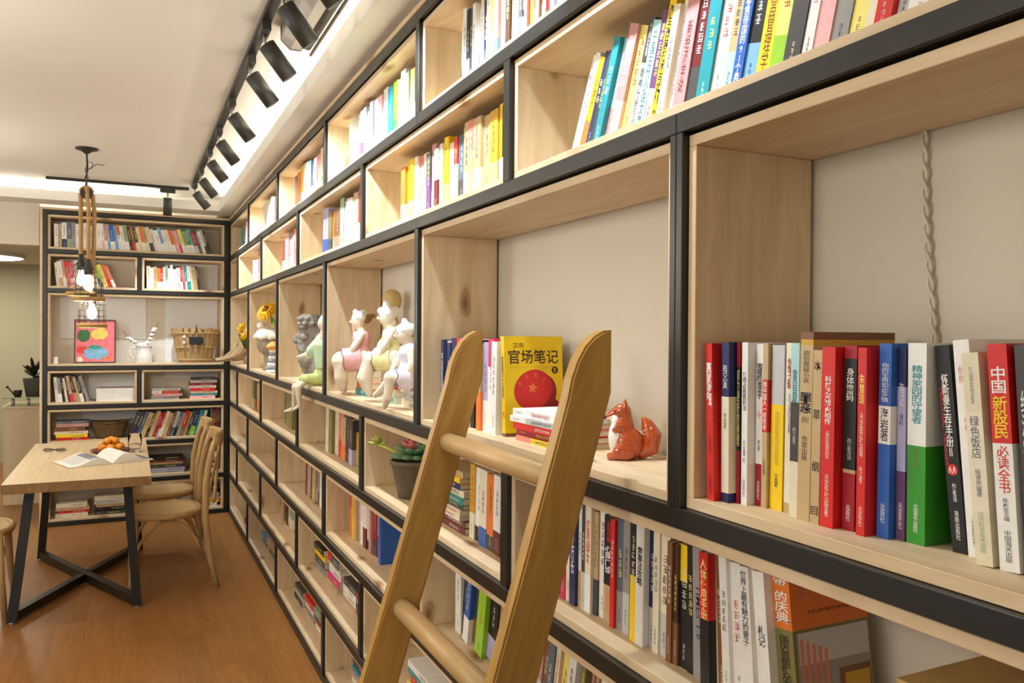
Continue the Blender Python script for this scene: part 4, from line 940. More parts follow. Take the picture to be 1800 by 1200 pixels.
# ------------------------------------------------------------------ table
tb = empty('table', (-.92, 5.07, 0)); tag(tb, 'solid wood table with splayed black steel legs and crossed stretchers', 'table')
TOPM = wood('table_top_wood', 1, (0.72, 0.57, 0.355), (0.60, 0.44, 0.245), (.3, .15, .05), knots=False, rough=.4, freq=30, along=1.4)
TX0, TX1, TY0, TY1, TZ = -1.235, -.602, 4.325, 5.85, .70
nb = 5; bw = (TX1 - TX0) / nb
ENDG = wood('table_end_grain', 2, (0.34, 0.20, 0.085), (0.20, 0.105, 0.038), (.3, .15, .05), knots=False, rough=.55, freq=60, along=14)
pl = MB(); pw, ply = (bw - .0006) / 2, (TY1 - TY0) / 2
for a_ in (-1, 1):
    pl.quad([(-pw, ply * a_, -.023), (pw, ply * a_, -.023), (pw, ply * a_, .023), (-pw, ply * a_, .023)][::(1 if a_ < 0 else -1)], ENDG)
    pl.quad([(pw * a_, -ply, -.023), (pw * a_, ply, -.023), (pw * a_, ply, .023), (pw * a_, -ply, .023)][::a_], TOPM)
    pl.quad([(-pw, -ply, .023 * a_), (pw, -ply, .023 * a_), (pw, ply, .023 * a_), (-pw, ply, .023 * a_)][::a_], TOPM)
pme = pl.mesh('top_plank')
for i in range(nb): link('top_plank', pme, tb, (TX0 + bw * (i + .5) + .92, 0.0175, TZ - .023))
feet = [(-1.21, 4.50), (-.662, 4.52), (-1.19, 5.70), (-.64, 5.68)]; tops = [(-1.14, 4.58), (-.712, 4.60), (-1.14, 5.62), (-.69, 5.60)]
for (fx_, fy_), (tx_, ty_) in zip(feet, tops):
    b = MB(); s = .021
    lo = [(fx_ + a * s + .92, fy_ + c * s - 5.07, .012) for a, c in ((-1, -1), (1, -1), (1, 1), (-1, 1))]; hi = [(tx_ + a * s + .92, ty_ + c * s - 5.07, TZ - .0465) for a, c in ((-1, -1), (1, -1), (1, 1), (-1, 1))]
    b.quad(lo[::-1], STEEL); b.quad(hi, STEEL)
    for i in range(4): j = (i + 1) % 4; b.quad([lo[i], lo[j], hi[j], hi[i]], STEEL)
    lg = b.build('leg', tb)
    b = MB(); b.lathe([(.014, 0), (.014, .009), (.006, .0118)], mat('foot_chrome', (.7, .7, .7), .2, 1), 12, (fx_ + .92, fy_ - 5.07)); b.build('foot', lg)
def bar(par, name, p, q, w, h, m):
    p, q = Vector(p), Vector(q); d = (q - p).normalized(); u = d.cross(V(0, 0, 1)).normalized(); v = u.cross(d); b = MB()
    A = [p + u * a * w / 2 + v * c * h / 2 for a, c in ((-1, -1), (1, -1), (1, 1), (-1, 1))]; B = [q + u * a * w / 2 + v * c * h / 2 for a, c in ((-1, -1), (1, -1), (1, 1), (-1, 1))]
    b.quad(A, m); b.quad(B[::-1], m)
    for i in range(4): j = (i + 1) % 4; b.quad([A[i], B[i], B[j], A[j]], m)
    return b.build(name, par)
cxy = ((feet[0][0] + feet[3][0]) / 2 + .92, (feet[0][1] + feet[3][1]) / 2 - 5.07)
def rel(p, z): return (p[0] + .92, p[1] - 5.07, z)
bar(tb, 'stretcher', rel(feet[1], .035), rel(feet[2], .035), .04, .042, STEEL)
for f in (feet[0], feet[3]):
    d = Vector((cxy[0] - (f[0] + .92), cxy[1] - (f[1] - 5.07), 0)); d = d * (1 - .03 / d.length); bar(tb, 'stretcher', rel(f, .035), (f[0] + .92 + d.x, f[1] - 5.07 + d.y, .035), .04, .042, STEEL)

# ------------------------------------------------------------------ chairs
CHM = wood('chair_ash', 2, (0.56, 0.37, 0.165), (0.42, 0.255, 0.10), (.2, .1, .03), knots=False, rough=.45, freq=40, along=3)
CANE = mat('cane_seat', (0.62, 0.45, 0.22), .7, 0, .18, 220, bump=.3)
def chair(label, loc, rz):
    """cross-back bentwood chair, origin on the floor under the seat centre, facing +x"""
    c = empty('dining_chair', loc, (0, 0, rz)); tag(c, label, 'chair', 'cross-back chairs around the table')
    n = 28; def_r = lambda a: (.185 if math.cos(a) > 0 else .16, .20)
    ol = [((.19 if math.cos(a) > 0 else .17) * math.copysign(abs(math.cos(a)) ** .8, math.cos(a)), .20 * math.copysign(abs(math.sin(a)) ** .8, math.sin(a)) * (1 if math.cos(a) > -.2 else .93)) for a in [2 * PI * i / n for i in range(n)]]
    b = MB(); b.tube([(x, y, .418) for x, y in ol], .019, CHM, 8, closed=True); b.build('seat_rim', c)
    b = MB(); b.prism([(x * .93, y * .93) for x, y in ol], 2, .416, .428, CANE); b.build('seat', c)
    for s in (-1, 1):
        b = MB(); b.tube([(.155, s * .155, .42), (.165, s * .165, .2), (.185, s * .178, .0)], [.019, .017, .013], CHM, 10); b.build('leg', c)
        b = MB(); b.tube([(-.255, s * .185, .0), (-.215, s * .178, .18), (-.19, s * .175, .40), (-.195, s * .172, .60), (-.225, s * .165, .76), (-.25, s * .155, .835)], [.013, .016, .019, .018, .016, .015], CHM, 10); b.build('leg', c)
    b = MB(); b.tube([(-.255 - .035 * (1 - (y / .18) ** 2), y, .83 + .03 * (1 - (y / .18) ** 2)) for y in [-.18 + .36 * i / 14 for i in range(15)]], [.020] * 15, CHM, 10); tr_ = b
    # wide bent top rail
    b = MB(); q = 14
    for i in range(q):
        ya, yb_ = -.175 + .35 * i / q, -.175 + .35 * (i + 1) / q; f = lambda y: -.245 - .045 * (1 - (y / .175) ** 2)
        b.box(min(f(ya), f(yb_)) - .009, max(f(ya), f(yb_)) + .009, ya, yb_, .785, .862, CHM)
    blob('top_rail', b, .009, c, sm=3)
    for s in (-1, 1):
        b = MB(); b.tube([(-.285 + .05 * t_ + s * .007, s * (.10 - .20 * t_), .80 - .34 * t_) for t_ in [i / 12 for i in range(13)]], .009, CHM, 8); b.build('cross_slat', c)
    b = MB(); b.tube([(-.20 - .02 * (1 - (y / .17) ** 2), y, .455) for y in [-.17 + .34 * i / 8 for i in range(9)]], .010, CHM, 8); b.build('back_rail', c)
    # bent braces under the seat
    for s in (-1, 1):
        b = MB(); b.tube([(.165 - .34 * i / 12, s * .165, .20 + .19 * math.sin(PI * i / 12) ** .7) for i in range(13)], .009, CHM, 8); b.build('brace', c)
    b = MB(); b.tube([(-.195, -.165 + .33 * i / 12, .20 + .19 * math.sin(PI * i / 12) ** .7) for i in range(13)], .009, CHM, 8); b.build('brace', c)
    return c
chair('light wood cross-back chair nearest the camera on the bookcase side', (-.515, 4.86, 0), PI)
chair('light wood cross-back chair behind the nearer one on the bookcase side', (-.515, 5.46, 0), PI)
chair('light wood cross-back chair cut off by the left picture edge', (-1.43, 4.75, 0), 0)

# ------------------------------------------------------------------ things on the table
mg = empty('magazine', (-.83, 4.93, TZ), (0, 0, R(20))); tag(mg, 'open magazine with grey photographs lying on the table', 'magazine')
PAPER = mat('paper_white', srgb(236, 234, 228), .6, 0, .02, 30)
def page(par, name, sgn, lift):
    b = MB(); q = 12; th = .004
    def zz(t): return th + lift * math.sin(PI * min(1, t * 1.15)) ** 1.2 * (1 - t) * 1.6
    for i in range(q):
        t0, t1 = i / q, (i + 1) / q
        b.quad([(sgn * t0 * .215, -.14, zz(t0)), (sgn * t1 * .215, -.14, zz(t1)), (sgn * t1 * .215, .14, zz(t1)), (sgn * t0 * .215, .14, zz(t0))][::sgn], PAPER, True)
        b.quad([(sgn * t0 * .215, -.14, 0.0005), (sgn * t1 * .215, -.14, .0005), (sgn * t1 * .215, -.14, zz(t1)), (sgn * t0 * .215, -.14, zz(t0))], PAPER)
    o = b.build(name, par)
    pr = MB(); gm_ = mat('photo_print', srgb(110, 114, 122), .45, 0, .5, 35)
    for i in range(q):
        t0, t1 = i / q, (i + 1) / q
        if (sgn < 0 and .08 < t0 < .45) or (sgn > 0 and t0 > .6):
            pr.quad([(sgn * t0 * .215, -.12, zz(t0) + .0006), (sgn * t1 * .215, -.12, zz(t1) + .0006), (sgn * t1 * .215, .10, zz(t1) + .0006), (sgn * t0 * .215, .10, zz(t0) + .0006)][::sgn], gm_, True)
    for r_ in range(9):
        y = .10 - r_ * .024
        for t0 in ((.52,) if sgn < 0 else (.2,)):
            pr.quad([(sgn * t0 * .215, y, zz(t0) + .0012), (sgn * (t0 + .32) * .215, y, zz(t0 + .32) + .0012), (sgn * (t0 + .32) * .215, y + .006, zz(t0 + .32) + .0012), (sgn * t0 * .215, y + .006, zz(t0) + .0012)][::sgn], mat('text_grey', srgb(176, 176, 174), .6))
    pr.build('print', o)
page(mg, 'page', -1, .035); page(mg, 'page', 1, .05)
gl = empty('glass', (-.672, 5.22, TZ)); tag(gl, 'clear tumbler half full of water on the table', 'glass')
b = MB(); b.lathe([(.0, .001), (.030, .001), (.038, .05), (.037, .108), (.0345, .108), (.0355, .05), (.027, .008), (.0, .008)], glass('clear_glass', ior=1.12), 28); b.build('tumbler', gl)
b = MB(); b.lathe([(.0, .0085), (.0265, .0085), (.0348, .048), (.0, .048)], glass('water', (.97, .99, 1), 0, 1.2), 28); b.build('water', gl)
b = MB(); b.lathe([(.0, .001), (.07, .001), (.11, .012), (.108, .016), (.07, .006), (.0, .006)], mat('dark_dish', srgb(112, 52, 34), .45, 0, .15, 20), 28)
tag(b.build('dish', None, (-.80, 5.30, TZ)), 'dark red brown shallow dish of tangerines on the table', 'dish')
om_ = mat('tangerine_peel', srgb(236, 150, 40), .45, 0, .15, 60, bump=.2); lm_ = mat('tangerine_leaf', srgb(60, 96, 40), .45, 0, .2, 40)
spots = [(-.045, -.03, .026), (0, -.045, .026), (.045, -.025, .026), (.05, .02, .026), (.005, .01, .026), (-.045, .025, .026), (.01, .05, .026), (-.02, -.01, .060), (.022, .004, .060), (.0, .02, .064)]
pos_words = ['left front', 'middle front', 'right front', 'right back', 'centre', 'left back', 'far back', 'upper left', 'upper right', 'topmost']
b = MB(); b.ball((0, 0, 0), (.024, .024, .0215), om_, 14, 10); peel = b.mesh('tangerine')
for i, (x, y, z) in enumerate(spots):
    o = link('tangerine', peel, None, (-.80 + x, 5.30 + y, TZ + z + .004), (random.uniform(-.4, .4), random.uniform(-.4, .4), i)); tag(o, f'orange tangerine, {pos_words[i]} one of the dish on the table', 'tangerine', 'tangerines in the dark dish')
    if i % 2 == 0:
        b = MB(); b.quad([(0, 0, .022), (.022, -.010, .026), (.045, 0, .022), (.022, .010, .027)], lm_); b.quad([(0, 0, .0215), (.022, .010, .0265), (.045, 0, .0215), (.022, -.010, .0255)], lm_); b.build('leaf', o)
    b = MB(); b.tube([(0, 0, .020), (0, 0, .026)], .0015, lm_, 6); b.build('stalk', o)
pn = empty('eyeglasses', (-1.10, 5.42, TZ), (0, 0, R(-15))); tag(pn, 'folded dark eyeglasses lying at the back left of the table', 'eyeglasses')
em = mat('spectacle_frame', srgb(70, 56, 44), .35)
for s in (-1, 1):
    b = MB(); b.tube([(s * .034 + .026 * math.cos(2 * PI * i / 20), 0, .012 + .008 * math.sin(2 * PI * i / 20)) for i in range(20)], .0024, em, 6, closed=True); b.build('rim', pn)
    b = MB(); b.tube([(s * .060, 0, .014), (s * .05, .012, .013), (-s * .06, .022 + .004 * s, .006)], .002, em, 6); b.build('temple', pn)
b = MB(); b.tube([(-.009, 0, .014), (0, 0, .016), (.009, 0, .014)], .002, em, 6); b.build('bridge', pn)

# ------------------------------------------------------------------ track lights
tk = empty('light_track', (-.30, 3.9, CEIL)); tag(tk, 'black ceiling light track running along the long bookcase', 'light track')
b = MB(); b.box(-.016, .016, -3.9, 2.15, -.02, -.0005, STEEL); b.build('channel', tk)
tk2 = empty('light_track', (-.66, 6.20, CEIL)); tag(tk2, 'short black ceiling track crossing in front of the end bookcase', 'light track')
b = MB(); b.box(-.55, .34, -.016, .016, -.02, -.0005, STEEL); b.build('channel', tk2)
LENS = emis('spot_lens', (1.0, .95, .86), 14)
HEADM = mat('spot_black', (0.034, 0.033, 0.028), .45, 0, .1, 40)
def spot_head(label, x, y, ang, az, power):
    e = empty('spotlight', (x, y, CEIL - .0205)); tag(e, label, 'spotlight', 'black track spotlights')
    b = MB()
    if abs(az - PI / 2) < .1: b.box(-.05, .05, -.014, .014, -.028, 0, HEADM)
    else: b.box(-.014, .014, -.05, .05, -.028, 0, HEADM)
    b.build('adapter', e)
    d = V(math.sin(ang) * math.cos(az), math.sin(ang) * math.sin(az), -math.cos(ang)); top = V(0, 0, -.055)
    b = MB(); b.tube([(0, 0, -.028), top, top + d * .012], .006, mat('spot_joint', (.5, .48, .44), .35, .8), 8); b.build('joint', e)
    p0 = top + d * .008; p1 = p0 + d * .125; r = .029
    b = MB(); b.tube([p0, p0 + d * .002, p1, p1, p1 - d * .012], [r * .9, r, r, r * .88, r * .86], HEADM, 24, caps=True); b.build('housing', e)
    b = MB(); u = d.cross(V(0, 1, 0)).normalized(); w = d.cross(u); n = 24; c = p1 - d * .004
    b.quad([c + (u * math.cos(2 * PI * i / n) + w * math.sin(2 * PI * i / n)) * r * .86 for i in range(n)], LENS); b.build('lens', e)
    li = bpy.data.lights.new('spot_beam', 'SPOT'); li.energy = power; li.color = SPOT_C; li.spot_size = R(96); li.spot_blend = .95; li.shadow_soft_size = .02
    lo = bpy.data.objects.new('spot_beam', li); COL.objects.link(lo); lo.parent = e; lo.location = p1 + d * .004
    lo.rotation_euler = d.to_track_quat('-Z', 'Y').to_euler()
SY = [1.10, 1.62, 2.10, 2.42, 2.77, 3.12, 3.73, 4.28, 4.80, 5.38, 5.90]
for i, y in enumerate(SY): spot_head(f'black cylinder spotlight, {ORD[len(SY) - 1 - i]} along the track from the end bookcase', -.30, y, R(38), R(-2), SPOT_W * (.85 if y < 2 else 1))
spot_head('black cylinder spotlight hanging from the short cross track', -.46, 6.20, R(14), PI / 2, SPOT_W * 1.2)

# ------------------------------------------------------------------ projection screen on the ceiling
ps = empty('projection_screen', (-.19, 1.8, CEIL)); tag(ps, 'rolled up projection screen in a pale grey metal case on the ceiling', 'screen')
cg = mat('screen_case', srgb(206, 202, 196), .35, 0, .02, 10); ck = mat('screen_black', srgb(60, 52, 44), .4)
b = MB(); b.prism([(-.05, -.001), (.04, -.001), (.04, -.03), (.012, -.072), (-.02, -.072), (-.05, -.045)], 1, -1.8, 1.0, cg); b.build('case', ps)
b = MB(); b.prism([(-.053, -.0005), (.043, -.0005), (.043, -.032), (.014, -.076), (-.022, -.076), (-.053, -.047)], 1, 1.0005, 1.006, mat('screen_cap', srgb(170, 166, 158), .4)); b.build('end_cap', ps)
b = MB(); b.tube([(.034, -1.8, -.058), (.034, .985, -.058)], .0165, ck, 16); b.build('roller', ps)
b = MB(); b.tube([(.052, -1.8, -.076), (.052, 1.02, -.076)], .006, mat('screen_bar', srgb(120, 108, 90), .35, .5), 10); b.build('bottom_bar', ps)

# ------------------------------------------------------------------ pendant lamp
pd = empty('pendant_lamp', (-.925, 5.15, CEIL)); tag(pd, 'pendant of three wire-caged bulbs hung on jute ropes over a pulley', 'pendant lamp')
JUTE = mat('jute_rope', srgb(178, 140, 88), .9, 0, .25, 200, bump=.8); DK = mat('lamp_black', (.03, .027, .022), .45)
b = MB(); b.lathe([(.058, 0), (.058, -.008), (.03, -.016), (.012, -.03), (.0, -.03)], DK, 28); b.build('canopy', pd)
b = MB(); b.tube([(0, 0, -.03), (.004, 0, -.1), (-.002, 0, -.17), (0, 0, -.23)], .005, DK, 8); b.build('hook_rod', pd)
for i in range(6):
    b = MB(); b.tube([(.008 * math.cos(t) * (i % 2), .008 * math.cos(t) * (1 - i % 2), -.10 - .022 * i + .015 * math.sin(t)) for t in [2 * PI * k / 12 for k in range(12)]], .0022, DK, 6, closed=True); b.build('chain_link', pd)
b = MB(); b.tube([(.004, 0, -.075), (.03, .0, -.08), (.028, 0, -.11), (.005, 0, -.12), (.05, .0, -.085), (.09, 0, -.088)], .002, DK, 6); b.build('wire', pd)
b = MB(); b.tube([(0, -.02, -.255), (0, .02, -.255)], .032, DK, 20); b.tube([(0, -.028, -.255), (0, .028, -.255)], .012, DK, 12); b.build('pulley', pd)
def rope(path):
    b = MB(); P_ = [Vector(p) for p in path]; pts = []
    for a, c in zip(P_[:-1], P_[1:]):
        n = max(2, int((c - a).length / .008)); pts += [a.lerp(c, i / n) for i in range(n)]
    pts.append(P_[-1]); b.tube(pts, [.0105 + .0016 * (i % 2) for i in range(len(pts))], JUTE, 8); return b.build('rope', pd)
CAGE = mat('cage_wire', srgb(80, 70, 58), .4, .5); BULB = emis('bulb_glow', (1.0, .93, .80), 30)
def cage(x, y, zt_, h, r):
    """zt_: where the rope meets the socket"""
    b = MB(); b.lathe([(.0, zt_), (.013, zt_), (.017, zt_ - .03), (.024, zt_ - .05), (.024, zt_ - .09), (.0, zt_ - .09)], DK, 16, (x, y)); so = b.build('socket', pd)
    b = MB(); z = zt_ - .09; b.lathe([(.011, z), (.013, z - .015), (.023, z - .04), (.026, z - .06), (.019, z - .08), (.0, z - .09)], BULB, 18, (x, y)); b.build('bulb', so)
    b = MB(); zb = zt_ - h; nb_ = 12
    for i in range(nb_):
        a = 2 * PI * i / nb_; c, s = math.cos(a), math.sin(a)
        b.tube([(x + .02 * c, y + .02 * s, zt_ - .045), (x + r * .55 * c, y + r * .55 * s, zt_ - .065), (x + r * .95 * c, y + r * .95 * s, zt_ - .10), (x + r * c, y + r * s, zb)], .0014, CAGE, 5)
    for f in (.45, .6, .75, .9):
        b.tube([(x + r * math.cos(2 * PI * i / 24), y + r * math.sin(2 * PI * i / 24), zt_ - h * f) for i in range(24)], .0014, CAGE, 5, closed=True)
    b.build('cage', pd)
    b = MB(); b.lathe([(r + .006, zb + .012), (r + .009, zb), (r + .006, zb - .012), (r - .004, zb - .012), (r - .004, zb + .012), (r + .006, zb + .012)], JUTE, 28, (x, y)); b.build('jute_band', pd)
    li = bpy.data.lights.new('bulb_light', 'POINT'); li.energy = 5; li.color = WARM; li.shadow_soft_size = .035
    lo = bpy.data.objects.new('bulb_light', li); COL.objects.link(lo); lo.parent = pd; lo.location = (x, y, zt_ - .235)
rope([(-.03, .0, -.255), (-.028, .0, -.35), (-.028, 0, -.60)]); cage(-.026, .03, -.60, .225, .072)
rope([(.0, -.02, -.222), (.012, -.02, -.35), (.012, -.02, -.63)]); cage(.012, -.02, -.63, .225, .076)
rope([(.03, .01, -.255), (.04, .02, -.36), (.03, .02, -.82)]); cage(.028, .02, -.79, .215, .072)
rope([(-.03, 0, -.25), (-.022, 0, -.228), (0, 0, -.219), (.022, 0, -.228), (.03, .005, -.25)])

# ------------------------------------------------------------------ things on the end bookcase
ze = ZF(4)
pf = empty('picture_frame', (-.932, L + .075, ze), (R(-4), 0, 0)); tag(pf, 'framed colourful abstract painting leaning in the end bookcase', 'picture')
fwid, fh = .275, .325
fm = mat('frame_black', srgb(40, 34, 32), .4)
for nm, a in (('frame_side', (-fwid / 2, -fwid / 2 + .008, 0.003, fh)), ('frame_side', (fwid / 2 - .008, fwid / 2, 0.003, fh)), ('frame_rail', (-fwid / 2 + .008, fwid / 2 - .008, .003, .011)), ('frame_rail', (-fwid / 2 + .008, fwid / 2 - .008, fh - .008, fh))):
    b = MB(); b.box(a[0], a[1], 0, .018, a[2], a[3], fm); b.build(nm, pf)
b = MB(); b.box(-fwid / 2 + .008, fwid / 2 - .008, .006, .012, .011, fh - .008, mat('paint_pink', srgb(232, 120, 128), .6, 0, .15, 25))
def patch(cx, cz, a, c, m, lift, sd):
    rr = random.Random(sd); n = 16
    b.quad([(cx + a * math.cos(t) * rr.uniform(.82, 1.1), .0058 - lift, cz + c * math.sin(t) * rr.uniform(.82, 1.1)) for t in [2 * PI * i / n for i in range(n)]], m)
pc = lambda n, c: mat('paint_' + n, srgb(*c), .6, 0, .2, 30)
patch(-.075, .205, .048, .05, pc('green', (60, 110, 62)), .0003, 1); patch(-.07, .285, .055, .022, pc('ochre', (206, 170, 96)), .0003, 2); patch(-.085, .10, .04, .03, pc('red', (222, 60, 52)), .0003, 3)
patch(.03, .22, .06, .045, pc('yellow', (240, 206, 96)), .0004, 4); patch(.0, .075, .085, .05, pc('blue', (130, 180, 214)), .0004, 5); patch(.0, .12, .05, .016, pc('teal', (60, 150, 140)), .0006, 6)
patch(.08, .04, .04, .02, pc('coral', (236, 120, 84)), .0003, 7); patch(-.1, .03, .02, .02, pc('cream', (240, 226, 190)), .0003, 8)
b.build('canvas', pf)
jg = empty('jug', (-.602, L + .09, ze)); tag(jg, 'white enamel jug on the end bookcase', 'jug')
b = MB(); b.lathe([(.0, .001), (.058, .001), (.060, .004), (.056, .06), (.052, .105), (.056, .125), (.060, .130), (.053, .125), (.049, .105), (.0, .01)], mat('enamel_white', srgb(236, 234, 230), .25), 24); b.build('body', jg)
b = MB(); b.tube([(-.052, 0, .112), (-.080, 0, .118), (-.098, 0, .095), (-.092, 0, .06), (-.062, 0, .028)], .006, MATS['enamel_white'], 8); b.build('handle', jg)
cb = empty('cotton_branches', (-.602, L + .09, ze + .10)); tag(cb, 'bare twigs with white cotton bolls standing in the jug', 'branches')
tw_ = mat('twig_brown', srgb(90, 66, 46), .8); ct = mat('cotton_white', srgb(244, 242, 238), .9, 0, .03, 40, bump=.5)
for path, bl in (([(0, 0, -.06), (-.03, 0, .04), (-.075, 0, .07), (-.115, 0, .09), (-.145, 0, .15)], [(-.03, .04), (-.065, .062), (-.105, .088), (-.09, .078)]), ([(0, 0, -.06), (.012, 0, .03), (.04, 0, .075), (.065, 0, .14), (.075, 0, .16), (.10, 0, .21)], [(.01, .03), (.028, .055), (.045, .085), (.055, .115), (.066, .145), (.075, .16)]), ([(0, 0, -.06), (-.008, 0, .03), (.0, .01, .06)], [(-.015, .03), (.0, .045)])):
    s = MB(); s.tube(path, .0022, tw_, 6); s.build('twig', cb)
    for x, z in bl:
        s = MB()
        for k in range(4): s.ball((x + .007 * math.cos(k * PI / 2), -.006 + .006 * math.sin(k * PI / 2), z), .0105, ct, 8, 6)
        s.ball((x, -.003, z - .012), (.006, .006, .005), tw_, 6, 4); s.build('boll', cb)
bk = empty('basket', (-.237, L + .115, ze)); tag(bk, 'slatted wooden bushel basket with a small blackboard tag', 'basket')
SLM = wood('basket_slat', 2, (.52, .34, .15), (.38, .22, .085), (.2, .1, .03), knots=False, rough=.6, freq=50, along=4)
n = 22
for i in range(n):
    a = 2 * PI * i / n; c, s = math.cos(a), math.sin(a); r0x, r0y, r1x, r1y = .125, .07, .175, .097; w = .0155; tx, ty = -s, c * .6
    ln_ = math.hypot(tx, ty); tx, ty = tx / ln_, ty / ln_; zt_ = .262 + (.008 if i % 2 else 0)
    q = MB(); P0 = [(r0x * c + tx * w * .72 * k, r0y * s + ty * w * .72 * k, .012) for k in (-1, 1)]; P1 = [(r1x * c + tx * w * k, r1y * s + ty * w * k, zt_) for k in (-1, 1)]
    inn = lambda p: (p[0] * .965, p[1] * .95, p[2]); A = [P0[0], P0[1], P1[1], P1[0]]; B = [inn(p) for p in A]
    q.quad(A, SLM); q.quad(B[::-1], SLM)
    for k in range(4): q.quad([A[k], B[k], B[(k + 1) % 4], A[(k + 1) % 4]], SLM)
    q.build('slat', bk)
for z, f in ((.022, .06), (.118, .45), (.228, .86)):
    q = MB(); rx, ry = .125 + .05 * f + .004, .07 + .027 * f + .004
    q.tube([(rx * math.cos(2 * PI * i / 40), ry * math.sin(2 * PI * i / 40), z) for i in range(40)], .006, SLM, 6, closed=True); q.build('hoop', bk)
q = MB(); q.lathe([(.0, .002), (.122, .002), (.122, .012), (.0, .012)], SLM, 28, (0, 0), 1, .56); q.build('bottom', bk)
q = MB(); q.box(-.05, .05, -.108, -.104, .14, .20, mat('blackboard', srgb(36, 34, 34), .8)); q.build('tag', bk)
q = MB(); q.tube([(-.04, -.106, .20), (-.01, -.11, .25), (.0, -.1, .275), (.05, -.108, .205)], .003, mat('twine', srgb(206, 190, 160), .9), 6); q.build('twine', bk)
q = MB(); q.tube([(.005, -.108, .25), (.0, -.106, .29)], [.004, .006], tw_, 6); q.build('peg', bk)
for z in (.155, .2): 
    q = MB(); q.ball((-.085, -.098, z), .012, ct, 8, 6); q.build('boll', bk)
b = MB(); b.box(-.014, .014, -.004, .004, .0005, .05, PAPER); tag(b.build('card', None, (-1.185, L + .06, ze)), 'small blank white card standing left of the painting', 'card')
zk = ZF(3); wb = empty('paper_box', (-.795, L + .12, zk)); tag(wb, 'open white paper box in the fourth row of the end bookcase', 'box')
for nm, a in (('box_front', (-.127, .127, -.075, -.071)), ('box_back', (-.127, .127, .071, .075)), ('box_side', (-.127, -.123, -.0705, .0705)), ('box_side', (.123, .127, -.0705, .0705))):
    b = MB(); b.box(*a, .0005, .096, mat('box_paper', srgb(226, 222, 214), .7)); b.build(nm, wb)
b = MB(); b.box(-.1225, .1225, -.0705, .0705, .0005, .004, MATS['box_paper']); b.build('box_bottom', wb)
b = MB(); b.box(-.11, .11, -.03, .06, .0045, .10, kp); b.build('paper_filling', wb)
zb2 = ZF(2); ob = empty('oval_basket', (-.835, L + .12, zb2)); tag(ob, 'brown woven oval basket with flared rim in the fifth row', 'basket')
wv = mat('woven_brown', srgb(104, 80, 48), .85, 0, .25, 90, bump=.8)
b = MB(); b.lathe([(.0, .001), (.088, .001), (.10, .03), (.124, .10), (.128, .125), (.120, .125), (.095, .035), (.082, .01), (.0, .01)], wv, 30, (0, 0), 1, .68); b.build('body', ob)
b = MB(); b.tube([(.130 * math.cos(2 * PI * i / 40), .09 * math.sin(2 * PI * i / 40), .125 + .006 * math.cos(4 * PI * i / 40)) for i in range(40)], .006, wv, 8, closed=True); b.build('rim', ob)
for s in (-1, 1):
    b = MB(); b.tube([(s * .125, -.03, .125), (s * .152, -.012, .136), (s * .152, .012, .136), (s * .125, .03, .125)], .005, wv, 8); b.build('handle', ob)

# ------------------------------------------------------------------ beyond the opening
ct_ = empty('counter', (-1.25, 7.75, 0)); tag(ct_, 'pale wood counter in the room beyond the opening', 'counter')
CW = wood('counter_wood', 2, (.80, .66, .42), (.72, .57, .35), (.3, .2, .1), knots=False, rough=.5, freq=20, along=1)
b = MB(); b.box(-.37, .5, -.15, .35, .0005, .78, CW); b.build('body', ct_); b = MB(); b.box(-.38, .5, -.16, .36, .7805, .80, CW); b.build('top', ct_)
gs_ = empty('glass_shelf', (-1.25, 7.75, .8005)); tag(gs_, 'glass shelf on steel standoffs above the counter', 'shelf')
for x in (-.31, -.2, .1):
    b = MB(); b.lathe([(.012, 0), (.012, .062), (.0, .062)], mat('standoff_steel', (.5, .5, .48), .3, .9), 14, (x, -.08)); b.build('standoff', gs_)
b = MB(); b.box(-.38, .5, -.13, .3, .0625, .0725, glass('green_glass', (.55, .72, .62), .02)); b.build('pane', gs_)
pt = empty('potted_plant', (-1.415, 7.72, .8735)); tag(pt, 'dark leafy plant in a grey pot on the glass shelf', 'potted plant')
b = MB(); b.lathe([(.06, .0005), (.085, .15), (.078, .15), (.0, .135)], mat('grey_pot', srgb(86, 84, 76), .8), 20); b.build('pot', pt)
dkl = mat('dark_leaf', srgb(34, 40, 28), .45, 0, .2, 20)
me = MB(); me.ball((.06, 0, 0), (.07, .028, .004), dkl, 8, 6); me = me.mesh('leaf')
for i in range(14): link('leaf', me, pt, (0, 0, .15 + .012 * (i % 5)), (0, -R(10 + 17 * (i % 5)), 2 * PI * i * .381))
wc = MB(); wc.lathe([(.0, .0005), (.025, .0005), (.032, .05), (.028, .055), (.0, .055)], mat('dark_can', srgb(50, 46, 40), .5), 14); wc.tube([(-.025, 0, .015), (-.065, 0, .07), (-.08, 0, .085)], [.006, .005, .014], MATS['dark_can'], 8)
tag(wc.build('watering_can', None, (-1.53, 7.70, .8735)), 'tiny dark watering can left of the plant on the glass shelf', 'watering can')

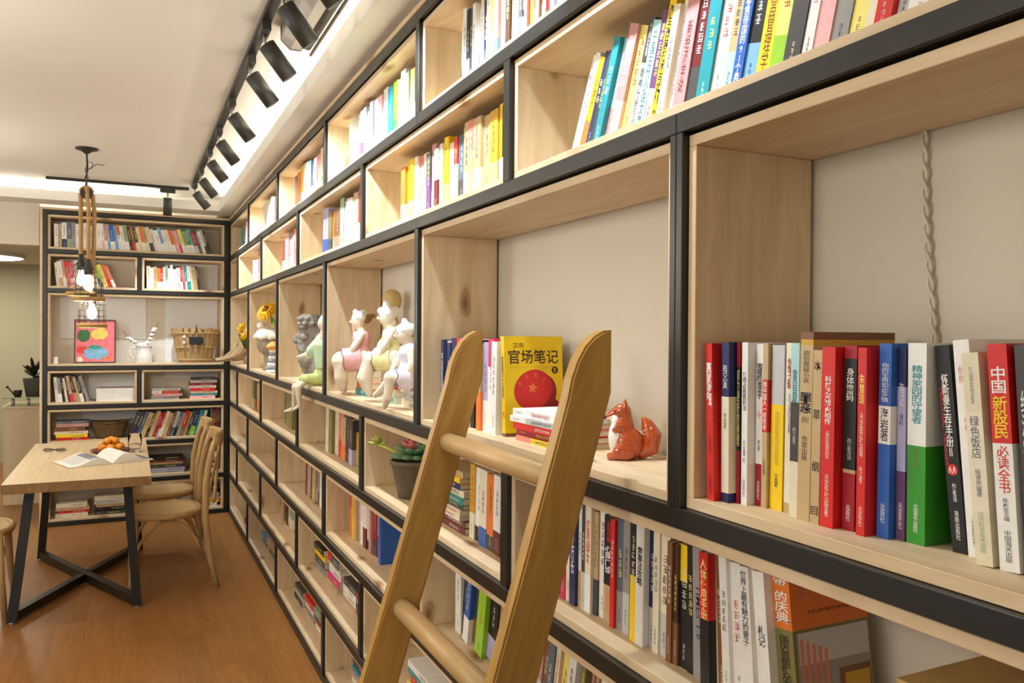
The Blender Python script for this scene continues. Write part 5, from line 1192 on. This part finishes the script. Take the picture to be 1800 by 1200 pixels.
# ------------------------------------------------------------------ books: the 300 that show largest stay single, the far rest are one mass
bpy.context.view_layer.update()
dg = bpy.context.evaluated_depsgraph_get()
CAMP = cam.matrix_world.translation.copy(); INV = cam.matrix_world.inverted(); FPX = 1406.57
def shown(o):
    """rough visible size in pixels: visible share of the spine and of the camera-side cover"""
    mw = o.matrix_world; bb = [Vector(c) for c in o.bound_box]; mx = Vector((max(c.x for c in bb), max(c.y for c in bb), max(c.z for c in bb))); mn = Vector((min(c.x for c in bb), min(c.y for c in bb), min(c.z for c in bb)))
    hit = 0; tot = 0; fam = {o.name} | {c.name for c in o.children}
    pts = [Vector((mn.x, mn.y + (mx.y - mn.y) * a, mn.z + (mx.z - mn.z) * c)) for a in (.2, .8) for c in (.06, .3, .55, .8, .95)]
    infr = False
    for p in pts:
        w = mw @ p; q = INV @ w
        if q.z > -.05: continue
        x = 900 + FPX * q.x / -q.z; y = 600 - FPX * q.y / -q.z
        if -60 < x < 1860 and -60 < y < 1260: infr = True
        tot += 1
        if not (0 <= x <= 1800 and 0 <= y <= 1200): continue
        d = (w - CAMP); ok, loc, nr, ix, ob, mt = S.ray_cast(dg, CAMP, d.normalized(), distance=d.length + .02)
        if ok and ob.name in fam: hit += 1
    c = mw @ ((mn + mx) / 2); q = INV @ c; size = (mx.y - mn.y) * (mx.z - mn.z) * (FPX / max(.3, -q.z)) ** 2
    return infr, hit / max(1, tot) * size
bks = [o for o in list(S.objects) if o.parent is None and o.get('category') == 'book']
sc_ = [(shown(o), o) for o in bks]
def drop(o):
    for c in list(o.children): bpy.data.objects.remove(c)
    bpy.data.objects.remove(o)
inside = [(s[1], o) for s, o in sc_ if s[0]]
gone = [o for s, o in sc_ if not s[0]]
inside.sort(key=lambda t: -t[0])
rest = [o for s, o in inside[300:]]
mass = MB()
for o in rest:
    for part in [o] + list(o.children):
        mw = part.matrix_world; me = part.data; b0 = len(mass.v)
        mass.v += [tuple(mw @ v.co) for v in me.vertices]
        idx = [mass.m(m) for m in me.materials]
        for p in me.polygons:
            mass.f.append(tuple(b0 + i for i in p.vertices)); mass.mi.append(idx[p.material_index]); mass.sm.append(False)
for o in rest + gone: drop(o)
if mass.f: tag(mass.build('books'), 'the many small distant books and half hidden piles in the far bays of both bookcases', 'books', None, 'stuff')
